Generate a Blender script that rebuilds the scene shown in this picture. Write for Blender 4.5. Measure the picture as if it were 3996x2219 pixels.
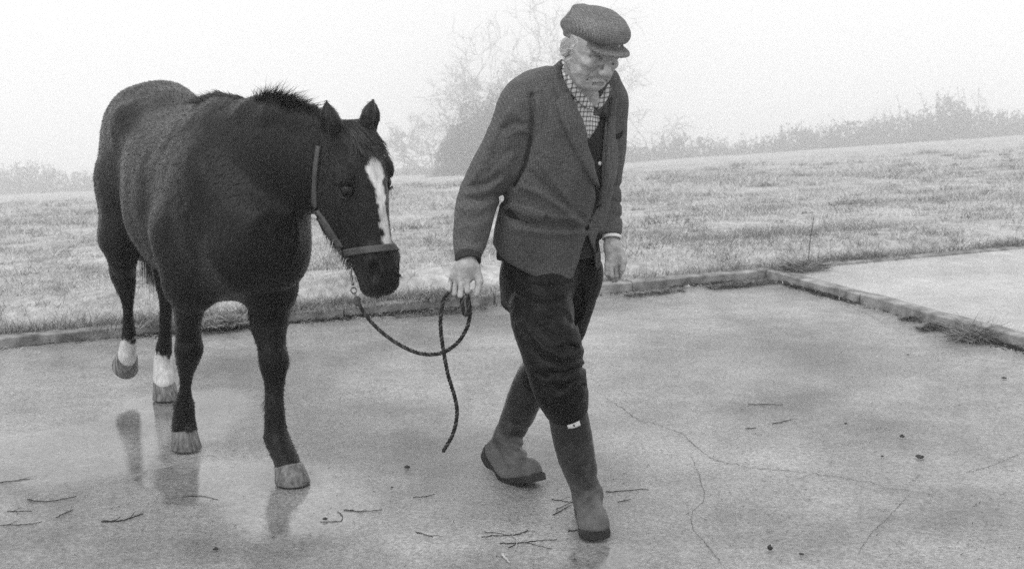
import bpy, math, random
import numpy as np
from mathutils import Vector, Matrix
from mathutils.bvhtree import BVHTree

for _o in list(bpy.data.objects): bpy.data.objects.remove(_o)
SC = bpy.context.scene
COL = SC.collection
rng = np.random.default_rng(7)
random.seed(7)
rad = math.radians

# ------------------------------------------------------------------ camera
CAM_H, PITCH, LENS = 1.6, rad(10.5), 50.0
cam_data = bpy.data.cameras.new('camera')
cam_data.lens = LENS; cam_data.sensor_width = 36.0; cam_data.sensor_fit = 'HORIZONTAL'
cam_data.clip_start = 0.1; cam_data.clip_end = 6000
cam_data.dof.use_dof = True; cam_data.dof.focus_distance = 4.7; cam_data.dof.aperture_fstop = 8.0
camera = bpy.data.objects.new('camera', cam_data); COL.objects.link(camera)
camera.location = (0, 0, CAM_H); camera.rotation_euler = (math.pi/2 - PITCH, 0, 0)
SC.camera = camera

# ------------------------------------------------------------------ world: pale even fog sky
SUN_EL, SUN_AZ = rad(55), rad(215)          # soft light from above and behind-left
world = bpy.data.worlds.new('World'); SC.world = world; world.use_nodes = True
wn = world.node_tree; wn.nodes.clear()
w_out = wn.nodes.new('ShaderNodeOutputWorld'); w_bg = wn.nodes.new('ShaderNodeBackground')
w_sky = wn.nodes.new('ShaderNodeTexSky'); w_sky.sky_type = 'NISHITA'; w_sky.sun_disc = False
w_sky.sun_elevation = SUN_EL; w_sky.sun_rotation = SUN_AZ; w_sky.dust_density = 6.0; w_sky.air_density = 2.0
w_bw = wn.nodes.new('ShaderNodeRGBToBW')
w_mix = wn.nodes.new('ShaderNodeMix'); w_mix.data_type = 'RGBA'
w_mix.inputs[0].default_value = 0.90
w_mix.inputs[7].default_value = (12.2, 12.2, 12.2, 1)      # the even grey-white of thick fog, in sky units
wn.links.new(w_sky.outputs[0], w_bw.inputs[0]); wn.links.new(w_bw.outputs[0], w_mix.inputs[6])
wn.links.new(w_mix.outputs[2], w_bg.inputs[0]); w_bg.inputs[1].default_value = 0.10
wn.links.new(w_bg.outputs[0], w_out.inputs[0])

sun_d = bpy.data.lights.new('sun', 'SUN'); sun_d.energy = 1.5; sun_d.angle = rad(50); sun_d.color = (1, 1, 1)
sun = bpy.data.objects.new('sun', sun_d); COL.objects.link(sun)
_sd = Vector((math.sin(SUN_AZ)*math.cos(SUN_EL), math.cos(SUN_AZ)*math.cos(SUN_EL), math.sin(SUN_EL)))
sun.rotation_euler = _sd.to_track_quat('Z', 'Y').to_euler(); sun.location = (0, 0, 30)

SC.view_settings.view_transform = 'Standard'; SC.view_settings.look = 'None'
SC.view_settings.exposure = 0.0; SC.view_settings.gamma = 1.0
SC.render.engine = 'CYCLES'
SC.cycles.use_denoising = False      # the photograph is grainy film
SC.cycles.sampling_pattern = 'BLUE_NOISE'
SC.cycles.max_bounces = 10; SC.cycles.diffuse_bounces = 3; SC.cycles.glossy_bounces = 3; SC.cycles.volume_bounces = 5
SC.cycles.transparent_max_bounces = 8

# ------------------------------------------------------------------ measuring helpers (pixel of the 1024x568 frame <-> metres)
FPX = LENS/36*1024
_C = np.array([0, 0, CAM_H]); _F = np.array([0, math.cos(PITCH), -math.sin(PITCH)])
_U = np.array([0, math.sin(PITCH), math.cos(PITCH)]); _R = np.array([1., 0, 0])
def ray(x, y): return _F + _R*(x-512)/FPX + _U*(284-y)/FPX
def P(x, y, Y):
    r = ray(x, y); return _C + r*(Y/r[1])
def G(x, y, z=0.0):
    r = ray(x, y); return _C + r*((z-CAM_H)/r[2])
def pj(q):
    d = np.asarray(q, float) - _C
    z = d @ _F
    return np.stack([512+FPX*(d@_R)/z, 284-FPX*(d@_U)/z], -1)
def nrm(v):
    v = np.asarray(v, float); return v/np.linalg.norm(v)

# ------------------------------------------------------------------ object helpers
def tag(o, label=None, cat=None, group=None, kind=None):
    if label: o['label'] = label
    if cat: o['category'] = cat
    if group: o['group'] = group
    if kind: o['kind'] = kind
    return o
def link(name, me, mat=None, parent=None):
    o = bpy.data.objects.new(name, me); COL.objects.link(o)
    if mat is not None: me.materials.append(mat)
    if parent is not None:
        o.parent = parent
        o.matrix_parent_inverse = Matrix.Translation(-parent.location) if parent.location.length else Matrix.Identity(4)
    return o
def empty(name, loc):
    o = bpy.data.objects.new(name, None); COL.objects.link(o); o.location = loc; o.empty_display_size = 0.1
    return o
def mesh_np(name, V, Fq, smooth=True):
    """V (n,3); Fq (m,3|4) int array or list of index lists"""
    me = bpy.data.meshes.new(name)
    V = np.ascontiguousarray(V, np.float32)
    if isinstance(Fq, np.ndarray):
        m, k = Fq.shape
        me.vertices.add(len(V)); me.vertices.foreach_set('co', V.ravel())
        me.loops.add(m*k); me.loops.foreach_set('vertex_index', np.ascontiguousarray(Fq, np.int32).ravel())
        me.polygons.add(m); me.polygons.foreach_set('loop_start', np.arange(0, m*k, k, dtype=np.int32))
        me.update(calc_edges=True)
    else:
        me.from_pydata([tuple(map(float, v)) for v in V], [], [tuple(map(int, f)) for f in Fq])
    if smooth: me.polygons.foreach_set('use_smooth', np.ones(len(me.polygons), bool))
    me.update()
    return me
def attr(me, name, vals):
    a = me.attributes.new(name, 'FLOAT', 'POINT'); a.data.foreach_set('value', np.ascontiguousarray(vals, np.float32))
def joinV(parts):
    Vs, Fs, n = [], [], 0
    for V, F in parts:
        Vs.append(V); Fs.append(np.asarray(F)+n); n += len(V)
    return np.concatenate(Vs), np.concatenate(Fs)

# ------------------------------------------------------------------ numpy noise
_perm = np.random.default_rng(3).random((64, 64, 64)).astype(np.float32)
def vnoise(p):
    p = np.asarray(p, np.float64); i = np.floor(p).astype(int); f = p-i; f = f*f*(3-2*f)
    i = i & 63; j = (i+1) & 63; r = 0
    for a in (0, 1):
        for b in (0, 1):
            for c in (0, 1):
                w = (f[..., 0] if a else 1-f[..., 0])*(f[..., 1] if b else 1-f[..., 1])*(f[..., 2] if c else 1-f[..., 2])
                r = r+w*_perm[(j if a else i)[..., 0], (j if b else i)[..., 1], (j if c else i)[..., 2]]
    return r*2-1
def fbm(p, o=3):
    r, a = 0, 1.0
    for k in range(o): r = r+a*vnoise(np.asarray(p)*2**k+17.3*k); a *= .5
    return r

# ------------------------------------------------------------------ sculpting: signed distance field on a grid, meshed with surface nets
def rcone(a, b, r1, r2, sq=None):
    """tapered capsule; sq=(direction, factor) thickens (>1) or flattens (<1) along one direction"""
    a = np.asarray(a, float); b = np.asarray(b, float)
    if sq is not None: n = nrm(sq[0]); s = sq[1]
    R = max(r1, r2)*(max(1, s) if sq is not None else 1)
    lo = np.minimum(a, b)-R; hi = np.maximum(a, b)+R
    def tf(p): return p if sq is None else p+((p@n)*(1/s-1))[..., None]*n
    A, B = tf(a), tf(b); ba = B-A; l2 = ba@ba
    rr = r1-r2; a2 = l2-rr*rr; il2 = 1/max(l2, 1e-12)
    def fn(p):
        pa = tf(p)-A; y = pa@ba; z = y-l2
        q = pa*l2-ba*y[..., None]; x2 = (q*q).sum(-1); y2 = y*y*l2; z2 = z*z*l2
        k = np.sign(rr)*rr*rr*x2
        d = (np.sqrt(np.maximum(x2*a2*il2, 0))+y*rr)*il2-r1
        m1 = np.sign(z)*a2*z2 > k; m2 = np.sign(y)*a2*y2 < k
        d = np.where(m2, np.sqrt(x2+y2)*il2-r1, d)
        d = np.where(m1, np.sqrt(x2+z2)*il2-r2, d)
        return d*(min(1, s) if sq is not None else 1)
    return fn, lo, hi
def ellip(c, r, M=None):
    """ellipsoid; rows of M are its axes"""
    c = np.asarray(c, float); r = np.asarray(r, float); M = np.eye(3) if M is None else np.asarray(M, float)
    e = np.sqrt(((M*r[:, None])**2).sum(0))
    def fn(p):
        q = (p-c)@M.T
        k0 = np.sqrt(((q/r)**2).sum(-1)); k1 = np.sqrt(((q/r**2)**2).sum(-1))
        return k0*(k0-1)/np.maximum(k1, 1e-9)
    return fn, c-e, c+e
def box(c, r, M=None, rd=0.0):
    c = np.asarray(c, float); r = np.asarray(r, float)-rd; M = np.eye(3) if M is None else np.asarray(M, float)
    e = (np.abs(M)*(r+rd)[:, None]).sum(0)
    def fn(p):
        q = np.abs((p-c)@M.T)-r
        return np.sqrt((np.maximum(q, 0)**2).sum(-1))+np.minimum(q.max(-1), 0)-rd
    return fn, c-e, c+e
def pinterp(x, xs, ys):
    """smooth (Catmull-Rom, monotone-limited) interpolation"""
    xs = np.asarray(xs, float); ys = np.asarray(ys, float)
    d = np.diff(ys)/np.diff(xs); m = np.zeros_like(ys); m[1:-1] = np.where(d[:-1]*d[1:] > 0, (d[:-1]+d[1:])/2, 0); m[0] = d[0]; m[-1] = d[-1]
    i = np.clip(np.searchsorted(xs, x)-1, 0, len(xs)-2); h = xs[i+1]-xs[i]; t = np.clip((x-xs[i])/h, 0, 1)
    return (1+2*t)*(1-t)**2*ys[i]+t*(1-t)**2*h*m[i]+t*t*(3-2*t)*ys[i+1]+t*t*(t-1)*h*m[i+1]
def loft(o, A, S, N, rows, ex=2.0, pad=0.0):
    """body lofted along axis A with cross-sections in (S,N). rows: t, centre_s, halfwidth, n_top, n_bottom"""
    o = np.asarray(o, float); rows = np.asarray(rows, float); t = rows[:, 0]
    pts = []
    for r in rows:
        for ds in (-1, 1):
            for nn in (r[3], r[4]): pts.append(o+A*r[0]+S*(r[1]+ds*r[2])+N*nn)
    pts = np.array(pts); lo = pts.min(0)-.02; hi = pts.max(0)+.02
    def fn(p):
        d = p-o; x = d@A; s = d@S; n = d@N
        cs = pinterp(x, t, rows[:, 1]); a = np.maximum(pinterp(x, t, rows[:, 2])+pad, .004)
        tp = pinterp(x, t, rows[:, 3])+pad; bt = pinterp(x, t, rows[:, 4])-pad
        cn = (tp+bt)/2; b = np.maximum((tp-bt)/2, .004)
        q1 = np.abs(s-cs)/a; q2 = np.abs(n-cn)/b
        k = (q1**ex+q2**ex)**(1/ex)
        g = np.sqrt((q1/a)**2+(q2/b)**2)
        dd = np.where(k > .2, k*(k-1)/np.maximum(g, 1e-6), -np.minimum(a, b))
        dd = np.where(k > .2, (k-1)*np.maximum(k, .3)/np.maximum(g, 1e-6), dd)
        end = np.maximum(t[0]-x, x-t[-1])
        return np.maximum(dd, end)
    return fn, lo, hi
def inpoly(q, poly):
    x, y = q[..., 0], q[..., 1]; r = np.zeros(x.shape, bool); n = len(poly)
    for i in range(n):
        x0, y0 = poly[i]; x1, y1 = poly[(i+1) % n]
        if y0 == y1: continue
        r ^= ((y0 > y) != (y1 > y)) & (x < (x1-x0)*(y-y0)/(y1-y0)+x0)
    return r
def polysd(q, poly):
    x, y = q[..., 0], q[..., 1]; d = np.full(x.shape, 1e9); n = len(poly)
    for i in range(n):
        a = np.array(poly[i], float); e = np.array(poly[(i+1) % n], float)-a
        t = np.clip(((x-a[0])*e[0]+(y-a[1])*e[1])/max(e@e, 1e-9), 0, 1)
        d = np.minimum(d, (x-a[0]-t*e[0])**2+(y-a[1]-t*e[1])**2)
    return np.sqrt(d)*np.where(inpoly(q, poly), -1, 1)
class Field:
    def __init__(s, lo, hi, h):
        s.lo = np.asarray(lo, float); s.h = h
        s.n = np.ceil((np.asarray(hi)-s.lo)/h).astype(int)+1
        s.f = np.full(s.n, 1.0, np.float32)
    def _sl(s, lo, hi, m):
        a = np.clip(np.floor((lo-m-s.lo)/s.h).astype(int), 0, s.n); b = np.clip(np.ceil((hi+m-s.lo)/s.h).astype(int)+1, 0, s.n)
        return a, b
    def _pts(s, a, b):
        g = [s.lo[i]+s.h*np.arange(a[i], b[i]) for i in range(3)]
        return np.stack(np.meshgrid(*g, indexing='ij'), -1)
    def add(s, prim, k=0.02, sub=False):
        fn, lo, hi = prim
        a, b = s._sl(lo, hi, max(k, 0)*1.2+3*s.h)
        if (b <= a).any(): return s
        v = (slice(a[0], b[0]), slice(a[1], b[1]), slice(a[2], b[2]))
        d = fn(s._pts(a, b)); c = s.f[v]
        if sub:
            hh = np.maximum(k-np.abs(c+d), 0)/max(k, 1e-6) if k > 0 else 0
            s.f[v] = np.maximum(c, -d)+hh*hh*k*.25
        else:
            hh = np.maximum(k-np.abs(c-d), 0)/max(k, 1e-6) if k > 0 else 0
            s.f[v] = np.minimum(c, d)-hh*hh*k*.25
        return s
    def chain(s, pts, rs, k=0.02, sq=None):
        for i in range(len(pts)-1): s.add(rcone(pts[i], pts[i+1], rs[i], rs[i+1], sq), k)
        return s
    def warp(s, fn, lo=None, hi=None):
        """f += fn(p) inside a box"""
        lo = s.lo if lo is None else np.asarray(lo, float); hi = s.lo+s.h*(s.n-1) if hi is None else np.asarray(hi, float)
        a, b = s._sl(lo, hi, 0); v = (slice(a[0], b[0]), slice(a[1], b[1]), slice(a[2], b[2]))
        c = s.f[v]; near = np.abs(c) < .06
        p = s._pts(a, b)[near]; c = c.copy(); c[near] += fn(p).astype(np.float32); s.f[v] = c
        return s
    def mesh(s):
        f = s.f; S = f < 0
        nx, ny, nz = f.shape
        cnt = np.zeros((nx-1, ny-1, nz-1), np.uint8)
        for a in (0, 1):
            for b in (0, 1):
                for c in (0, 1): cnt += S[a:nx-1+a, b:ny-1+b, c:nz-1+c]
        I = np.argwhere((cnt > 0) & (cnt < 8))
        idx = np.full(cnt.shape, -1, np.int32); idx[tuple(I.T)] = np.arange(len(I))
        acc = np.zeros((len(I), 3)); num = np.zeros(len(I))
        cr = np.array([(a, b, c) for a in (0, 1) for b in (0, 1) for c in (0, 1)])
        val = [f[tuple((I+o).T)] for o in cr]
        for i in range(8):
            for j in range(i+1, 8):
                if np.abs(cr[i]-cr[j]).sum() != 1: continue
                m = (val[i] < 0) != (val[j] < 0)
                t = val[i][m]/(val[i][m]-val[j][m])
                acc[m] += cr[i]+(cr[j]-cr[i])*t[:, None]; num[m] += 1
        V = s.lo+s.h*(I+acc/num[:, None])
        Fs = []
        for ax in range(3):
            sl0 = [slice(None)]*3; sl1 = [slice(None)]*3; sl0[ax] = slice(0, -1); sl1[ax] = slice(1, None)
            a0, a1 = S[tuple(sl0)], S[tuple(sl1)]
            E = np.argwhere(a0 != a1)
            b_, c_ = (ax+1) % 3, (ax+2) % 3
            E = E[(E[:, b_] > 0) & (E[:, c_] > 0) & (E[:, b_] < f.shape[b_]-1) & (E[:, c_] < f.shape[c_]-1)]
            flip = a0[tuple(E.T)]
            db = np.zeros(3, int); db[b_] = 1; dc = np.zeros(3, int); dc[c_] = 1
            q = np.stack([idx[tuple((E-db-dc).T)], idx[tuple((E-dc).T)], idx[tuple(E.T)], idx[tuple((E-db).T)]], 1)
            q[~flip] = q[~flip][:, ::-1]
            Fs.append(q)
        Fq = np.concatenate(Fs); Fq = Fq[(Fq >= 0).all(1)]
        return V, Fq
def vnormals(V, F):
    n = np.cross(V[F[:, 2]]-V[F[:, 0]], V[F[:, 3 if F.shape[1] == 4 else 1]]-V[F[:, 1 if F.shape[1] == 4 else 0]])
    if F.shape[1] == 3: n = -n
    N = np.zeros_like(V)
    for c in range(F.shape[1]): np.add.at(N, F[:, c], n)
    return N/np.maximum(np.linalg.norm(N, axis=1, keepdims=True), 1e-12)
def relax(V, F, it=2, lam=.5, mu=-.52):
    n = len(V); e = np.concatenate([F[:, [0, 1]], F[:, [1, 2]], F[:, [2, 3]], F[:, [3, 0]]])
    deg = np.bincount(e.ravel(), minlength=n)[:, None].astype(float)
    for _ in range(it):
        for l in (lam, mu):
            a = np.zeros_like(V)
            for c in range(3): a[:, c] = np.bincount(e[:, 0], V[e[:, 1], c], n)+np.bincount(e[:, 1], V[e[:, 0], c], n)
            V = V+l*(a/np.maximum(deg, 1)-V)
    return V
def bvh(V, F): return BVHTree.FromPolygons([tuple(v) for v in V], [tuple(int(i) for i in f) for f in F])

# ------------------------------------------------------------------ tubes, ribbons, draped patches
def catmull(pts, n):
    pts = np.asarray(pts, float); k = len(pts); s = np.r_[0, np.cumsum(np.linalg.norm(np.diff(pts, axis=0), axis=1))]
    x = np.linspace(0, s[-1], n); out = np.zeros((n, pts.shape[1]))
    m = np.zeros_like(pts)
    m[1:-1] = (pts[2:]-pts[:-2])/(s[2:]-s[:-2])[:, None]; m[0] = (pts[1]-pts[0])/(s[1]-s[0]); m[-1] = (pts[-1]-pts[-2])/(s[-1]-s[-2])
    i = np.clip(np.searchsorted(s, x)-1, 0, k-2); h = (s[i+1]-s[i]); t = ((x-s[i])/h)[:, None]; h = h[:, None]
    return (1+2*t)*(1-t)**2*pts[i]+t*(1-t)**2*h*m[i]+t*t*(3-2*t)*pts[i+1]+t*t*(t-1)*h*m[i+1]
def frames(pts):
    T = np.gradient(pts, axis=0); T /= np.maximum(np.linalg.norm(T, axis=1, keepdims=True), 1e-9)
    N = np.zeros_like(T); r = np.array([0, 0, 1.]) if abs(T[0, 2]) < .9 else np.array([1., 0, 0])
    N[0] = nrm(r-T[0]*(r@T[0]))
    for i in range(1, len(T)):
        v = N[i-1]-T[i]*(N[i-1]@T[i]); N[i] = v/max(np.linalg.norm(v), 1e-9)
    return T, N, np.cross(T, N)
def tube(pts, r, ns=8, cap=True):
    pts = np.asarray(pts, float); r = np.broadcast_to(np.asarray(r, float), (len(pts),))
    if cap:
        pts = np.concatenate([pts[:1]-nrm(pts[1]-pts[0])*1e-4, pts, pts[-1:]+nrm(pts[-1]-pts[-2])*1e-4]); r = np.r_[1e-4, r, 1e-4]
    n = len(pts)
    T, N, B = frames(pts); a = np.linspace(0, 2*np.pi, ns, endpoint=False)
    V = (pts[:, None]+r[:, None, None]*(np.cos(a)[None, :, None]*N[:, None]+np.sin(a)[None, :, None]*B[:, None])).reshape(-1, 3)
    i = np.arange(n-1)[:, None]*ns; j = np.arange(ns)[None]; j2 = (j+1) % ns
    F = np.stack([i+j, i+j2, i+ns+j2, i+ns+j], -1).reshape(-1, 4)
    return V, F
def ribbons(roots, dirs, side, length, width, bend, seg=3):
    """many thin tapering strands as one mesh: roots, dirs, side (n,3); bend (n,3) added quadratically"""
    n = len(roots); t = np.linspace(0, 1, seg+1)
    L = np.broadcast_to(length, (n,))[:, None, None]; Wd = np.broadcast_to(width, (n,))[:, None, None]
    c = roots[:, None]+dirs[:, None]*t[None, :, None]*L+bend[:, None]*(t**2)[None, :, None]*L
    w = (1-t*.9)[None, :, None]*Wd*.5
    V = np.stack([c-side[:, None]*w, c+side[:, None]*w], 2).reshape(-1, 3)
    b = (np.arange(n)*(seg+1)*2)[:, None]; s_ = np.arange(seg)[None]*2
    F = np.stack([b+s_, b+s_+1, b+s_+3, b+s_+2], -1).reshape(-1, 4)
    return V, F
def drape(tree, A, B, n, m, off, thick, bulge=0.0):
    """closed patch with thickness lying on a surface; A, B: its two long edges as frame polylines"""
    A = catmull(A, n); B = catmull(B, n); V = []; T = []; last = None
    for i in range(n):
        for j in range(m):
            q = A[i]+(B[i]-A[i])*j/(m-1); d = Vector(ray(*q)).normalized()
            h = tree.ray_cast(Vector(_C), d)
            if h[0] is None:
                p = np.array(last if last is not None else _C+np.array(d)*4.4); nn = -np.array(d)
                p = _C+np.array(d)*np.linalg.norm(p-_C)
            else: p = np.array(h[0]); nn = np.array(h[1])
            if nn@np.array(d) > 0: nn = -nn
            last = p
            V.append(p); T.append(nn)
    V = np.array(V).reshape(n, m, 3); T = np.array(T).reshape(n, m, 3)
    for _ in range(3):
        S = V.copy()
        S[1:-1, 1:-1] = (V[1:-1, 1:-1]*2+V[2:, 1:-1]+V[:-2, 1:-1]+V[1:-1, 2:]+V[1:-1, :-2])/6; V = S
        S = T.copy(); S[1:-1, 1:-1] = (T[1:-1, 1:-1]+T[2:, 1:-1]+T[:-2, 1:-1]+T[1:-1, 2:]+T[1:-1, :-2]); T = S/np.linalg.norm(S, axis=2, keepdims=True)
    u = np.sin(np.linspace(0, 1, m)*np.pi)[None, :, None]
    top = V+T*(off+thick+bulge*u); bot = V+T*(off-.004)
    return slab(top, bot)
def slab(top, bot):
    n, m, _ = top.shape; V = np.concatenate([top.reshape(-1, 3), bot.reshape(-1, 3)]); o = n*m
    i = np.arange(n-1)[:, None]*m; j = np.arange(m-1)[None]
    q = np.stack([i+j, i+j+1, i+m+j+1, i+m+j], -1).reshape(-1, 4)
    F = [q, q[:, ::-1]+o]
    def rim(ix): a, b = ix[:-1], ix[1:]; F.append(np.stack([b, a, a+o, b+o], 1))
    rim(np.arange(m)); rim((n-1)*m+np.arange(m)[::-1]); rim((np.arange(n)*m)[::-1]); rim(np.arange(n)*m+m-1)
    F = np.concatenate(F); c = V[F].mean(1)
    nrm_ = np.cross(V[F[:, 2]]-V[F[:, 0]], V[F[:, 3]]-V[F[:, 1]])
    mid = np.cross(top[-1, 0]-top[0, 0], top[0, -1]-top[0, 0])@ (top-bot).reshape(-1, 3).mean(0)
    if (nrm_[:len(q)].sum(0)@(top-bot).reshape(-1, 3).mean(0)) < 0: F = F[:, ::-1]
    return V, F
# ------------------------------------------------------------------ materials (all neutral greys: the picture is black and white)
def mat(name, v=0.2, rough=0.7, v2=None, scale=40, bump=0.0, bscale=200, spec=0.3, sheen=0.0, obj=True, detail=4, stretch=None, dist=.002):
    m = bpy.data.materials.new(name); m.use_nodes = True; nt = m.node_tree; b = nt.nodes['Principled BSDF']
    b.inputs['Base Color'].default_value = (v, v, v, 1); b.inputs['Roughness'].default_value = rough
    b.inputs['Specular IOR Level'].default_value = spec
    if sheen: b.inputs['Sheen Weight'].default_value = sheen; b.inputs['Sheen Roughness'].default_value = .5
    tc = nt.nodes.new('ShaderNodeTexCoord'); src = tc.outputs['Object']
    if stretch:
        mp = nt.nodes.new('ShaderNodeMapping'); mp.inputs['Scale'].default_value = stretch; nt.links.new(src, mp.inputs[0]); src = mp.outputs[0]
    if v2 is not None:
        n = nt.nodes.new('ShaderNodeTexNoise'); n.inputs['Scale'].default_value = scale; n.inputs['Detail'].default_value = detail
        r = nt.nodes.new('ShaderNodeMapRange'); r.inputs[1].default_value = .3; r.inputs[2].default_value = .7
        r.inputs[3].default_value = v; r.inputs[4].default_value = v2
        nt.links.new(src, n.inputs[0]); nt.links.new(n.outputs[0], r.inputs[0]); nt.links.new(r.outputs[0], b.inputs['Base Color'])
        m['base'] = r.name
    if bump:
        n2 = nt.nodes.new('ShaderNodeTexNoise'); n2.inputs['Scale'].default_value = bscale; n2.inputs['Detail'].default_value = 3
        bp = nt.nodes.new('ShaderNodeBump'); bp.inputs['Strength'].default_value = bump; bp.inputs['Distance'].default_value = dist
        nt.links.new(src, n2.inputs[0]); nt.links.new(n2.outputs[0], bp.inputs['Height']); nt.links.new(bp.outputs[0], b.inputs['Normal'])
    return m
def nodes(m): return m.node_tree.nodes, m.node_tree.links, m.node_tree.nodes['Principled BSDF']
# ------------------------------------------------------------------ ground: concrete yard, kerbs, falling field, fog
K0, K1, K2 = G(0, 347)[:2], G(768, 277)[:2], G(1024, 347)[:2]
KD = nrm(np.r_[K1-K0, 0])[:2]; KN = np.array([-KD[1], KD[0]])           # along the kerb, and away from the yard
YO = np.r_[K1, 0]
def yard_xy(a, b): return K1+KD*a+KN*b                                    # a along the kerb from the corner, b beyond it
def concrete_material(name, v0, v1, wet):
    m = mat(name, v0, .5, spec=.5); N, L, b = nodes(m)
    geo = N.new('ShaderNodeNewGeometry'); pos = geo.outputs['Position']
    def noise(sc, det=4, rough=.55):
        n = N.new('ShaderNodeTexNoise'); n.inputs['Scale'].default_value = sc; n.inputs['Detail'].default_value = det; n.inputs['Roughness'].default_value = rough; L.new(pos, n.inputs[0]); return n.outputs[0]
    def rng_(x, a, b_, c, d):
        r = N.new('ShaderNodeMapRange'); r.inputs[1].default_value = a; r.inputs[2].default_value = b_; r.inputs[3].default_value = c; r.inputs[4].default_value = d; L.new(x, r.inputs[0]); return r.outputs[0]
    def mth(op, x, y):
        k = N.new('ShaderNodeMath'); k.operation = op
        for i, q in enumerate((x, y)):
            if isinstance(q, (int, float)): k.inputs[i].default_value = q
            else: L.new(q, k.inputs[i])
        return k.outputs[0]
    big = noise(1.1, 6, .62); mid = noise(9, 6, .66); fine = noise(75, 5, .75); grit = noise(420, 2)
    # dirty and worn patches
    col = rng_(big, .34, .66, v0, v1)
    col = mth('MULTIPLY', col, rng_(mid, .3, .7, .86, 1.14)); col = mth('MULTIPLY', col, rng_(fine, .32, .68, .48, 1.5)); col = mth('MULTIPLY', col, rng_(grit, .35, .65, .6, 1.42))
    # thin water film, deeper where the slab dips
    w = 0
    for (cx, cy, rx, ry, ang) in wet:
        mp = N.new('ShaderNodeMapping'); mp.vector_type = 'TEXTURE'
        mp.inputs['Location'].default_value = (cx, cy, 0); mp.inputs['Rotation'].default_value = (0, 0, ang); mp.inputs['Scale'].default_value = (rx, ry, 1); L.new(pos, mp.inputs[0])
        ln = N.new('ShaderNodeVectorMath'); ln.operation = 'LENGTH'; L.new(mp.outputs[0], ln.inputs[0])
        e = rng_(ln.outputs['Value'], .35, 1.15, 1, 0); w = e if isinstance(w, int) else mth('MAXIMUM', w, e)
    if isinstance(w, int): w = rng_(big, 0, 1, 0, 0)
    wetv = mth('ADD', mth('MULTIPLY', w, 1.05), rng_(noise(2.3, 6, .65), .35, .7, -.25, .35))
    wetc = rng_(wetv, .25, .75, 0, 1)
    L.new(mth('MULTIPLY', col, rng_(wetc, 0, 1, 1, .80)), b.inputs['Base Color'])
    rg = mth('ADD', rng_(mth('MULTIPLY', wetc, 1.0), 0, 1, .29, .03), rng_(mid, .3, .7, -.03, .06)); L.new(rg, b.inputs['Roughness'])
    L.new(rng_(wetc, 0, 1, 1.38, 1.62), b.inputs['IOR'])
    bp = N.new('ShaderNodeBump'); bp.inputs['Distance'].default_value = .004
    L.new(rng_(wetc, 0, 1, .85, .06), bp.inputs['Strength']); L.new(mth('ADD', mth('MULTIPLY', fine, .7), mth('MULTIPLY', grit, .4)), bp.inputs['Height']); L.new(bp.outputs[0], b.inputs['Normal'])
    return m
_pw = G(150, 440)
M_YARD = concrete_material('wet_concrete', .12, .33, [(*G(165, 425)[:2], .42, .85, -.2), (*G(235, 480)[:2], .5, .35, 0), (*G(60, 450)[:2], .5, .5, 0), (*G(290, 505)[:2], .35, .35, 0), (*G(602, 556)[:2], .16, .14, 0)])
M_YARD2 = concrete_material('dry_concrete', .30, .46, [])
def grid_sheet(name, corners, nu, nv, zf, m, kind='structure', parent=None):
    a, b_, c, d_ = [np.asarray(x, float) for x in corners]
    u = np.linspace(0, 1, nu)[:, None, None]; v = np.linspace(0, 1, nv)[None, :, None]
    xy = (a*(1-u)+b_*u)*(1-v)+(d_*(1-u)+c*u)*v; z = zf(xy[..., 0], xy[..., 1])
    V = np.concatenate([xy, z[..., None]], 2).reshape(-1, 3)
    i = np.arange(nu-1)[:, None]*nv; j = np.arange(nv-1)[None]
    F = np.stack([i+j, i+nv+j, i+nv+j+1, i+j+1], -1).reshape(-1, 4)
    o = link(name, mesh_np(name, V, F), m, parent); return tag(o, kind=kind)
def yard_z(x, y): return .006*fbm(np.stack([x*.6, y*.6, x*0], -1), 2)-.006
yard = grid_sheet('concrete_yard', (yard_xy(-14, .02), yard_xy(8, .02), yard_xy(8, -16), yard_xy(-14, -16)), 120, 90, yard_z, M_YARD)
tag(yard, 'wet cracked concrete yard under the horse and the man', kind='structure')
side = grid_sheet('side_yard', (yard_xy(.06, .02), yard_xy(14, .02), yard_xy(14, -9), yard_xy(.06, -9)), 40, 40, lambda x, y: .038+0*x, M_YARD2)
tag(side, 'paler concrete apron beyond the dividing kerb', kind='structure')
# kerbs of separate concrete lengths
M_KERB = mat('kerb_concrete', .09, .6, .32, 12, .7, 90, spec=.4, dist=.004)
def kerb_line(name, label, o, d, n, length, gap, h, w, x0):
    root = empty(name, (float(o[0]), float(o[1]), 0)); tag(root, label, kind='structure')
    nrmv = np.array([-d[1], d[0]])
    for i in range(n):
        a = x0+i*length; L = length-gap; hh = h*(1+.04*rng.normal()); jx = rng.normal(0, .006, 2)
        prof = [(0, -.05), (0, hh-.007), (.003, hh-.002), (.008, hh), (w-.008, hh), (w-.003, hh-.002), (w, hh-.007), (w, -.05)]
        nx = 10; V = []
        for t in np.linspace(0, 1, nx):
            for (b_, z) in prof:
                q = np.asarray(o)[:2]+d*(a+L*t)+nrmv*b_+nrmv*(jx[0]*(1-t)+jx[1]*t)
                V.append((q[0], q[1], z+.0045*float(fbm(np.array([q[0]*9, q[1]*9, z*9]), 3))*(z > 0)))
        m_ = len(prof); F = [(r*m_+c, r*m_+c+1, (r+1)*m_+c+1, (r+1)*m_+c) for r in range(nx-1) for c in range(m_-1)]
        F += [tuple(range(m_))[::-1], tuple((nx-1)*m_+c for c in range(m_))]
        me = mesh_np('kerb_stone', np.array(V), F, smooth=False); link('kerb_stone', me, M_KERB, root)
    return root
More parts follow.
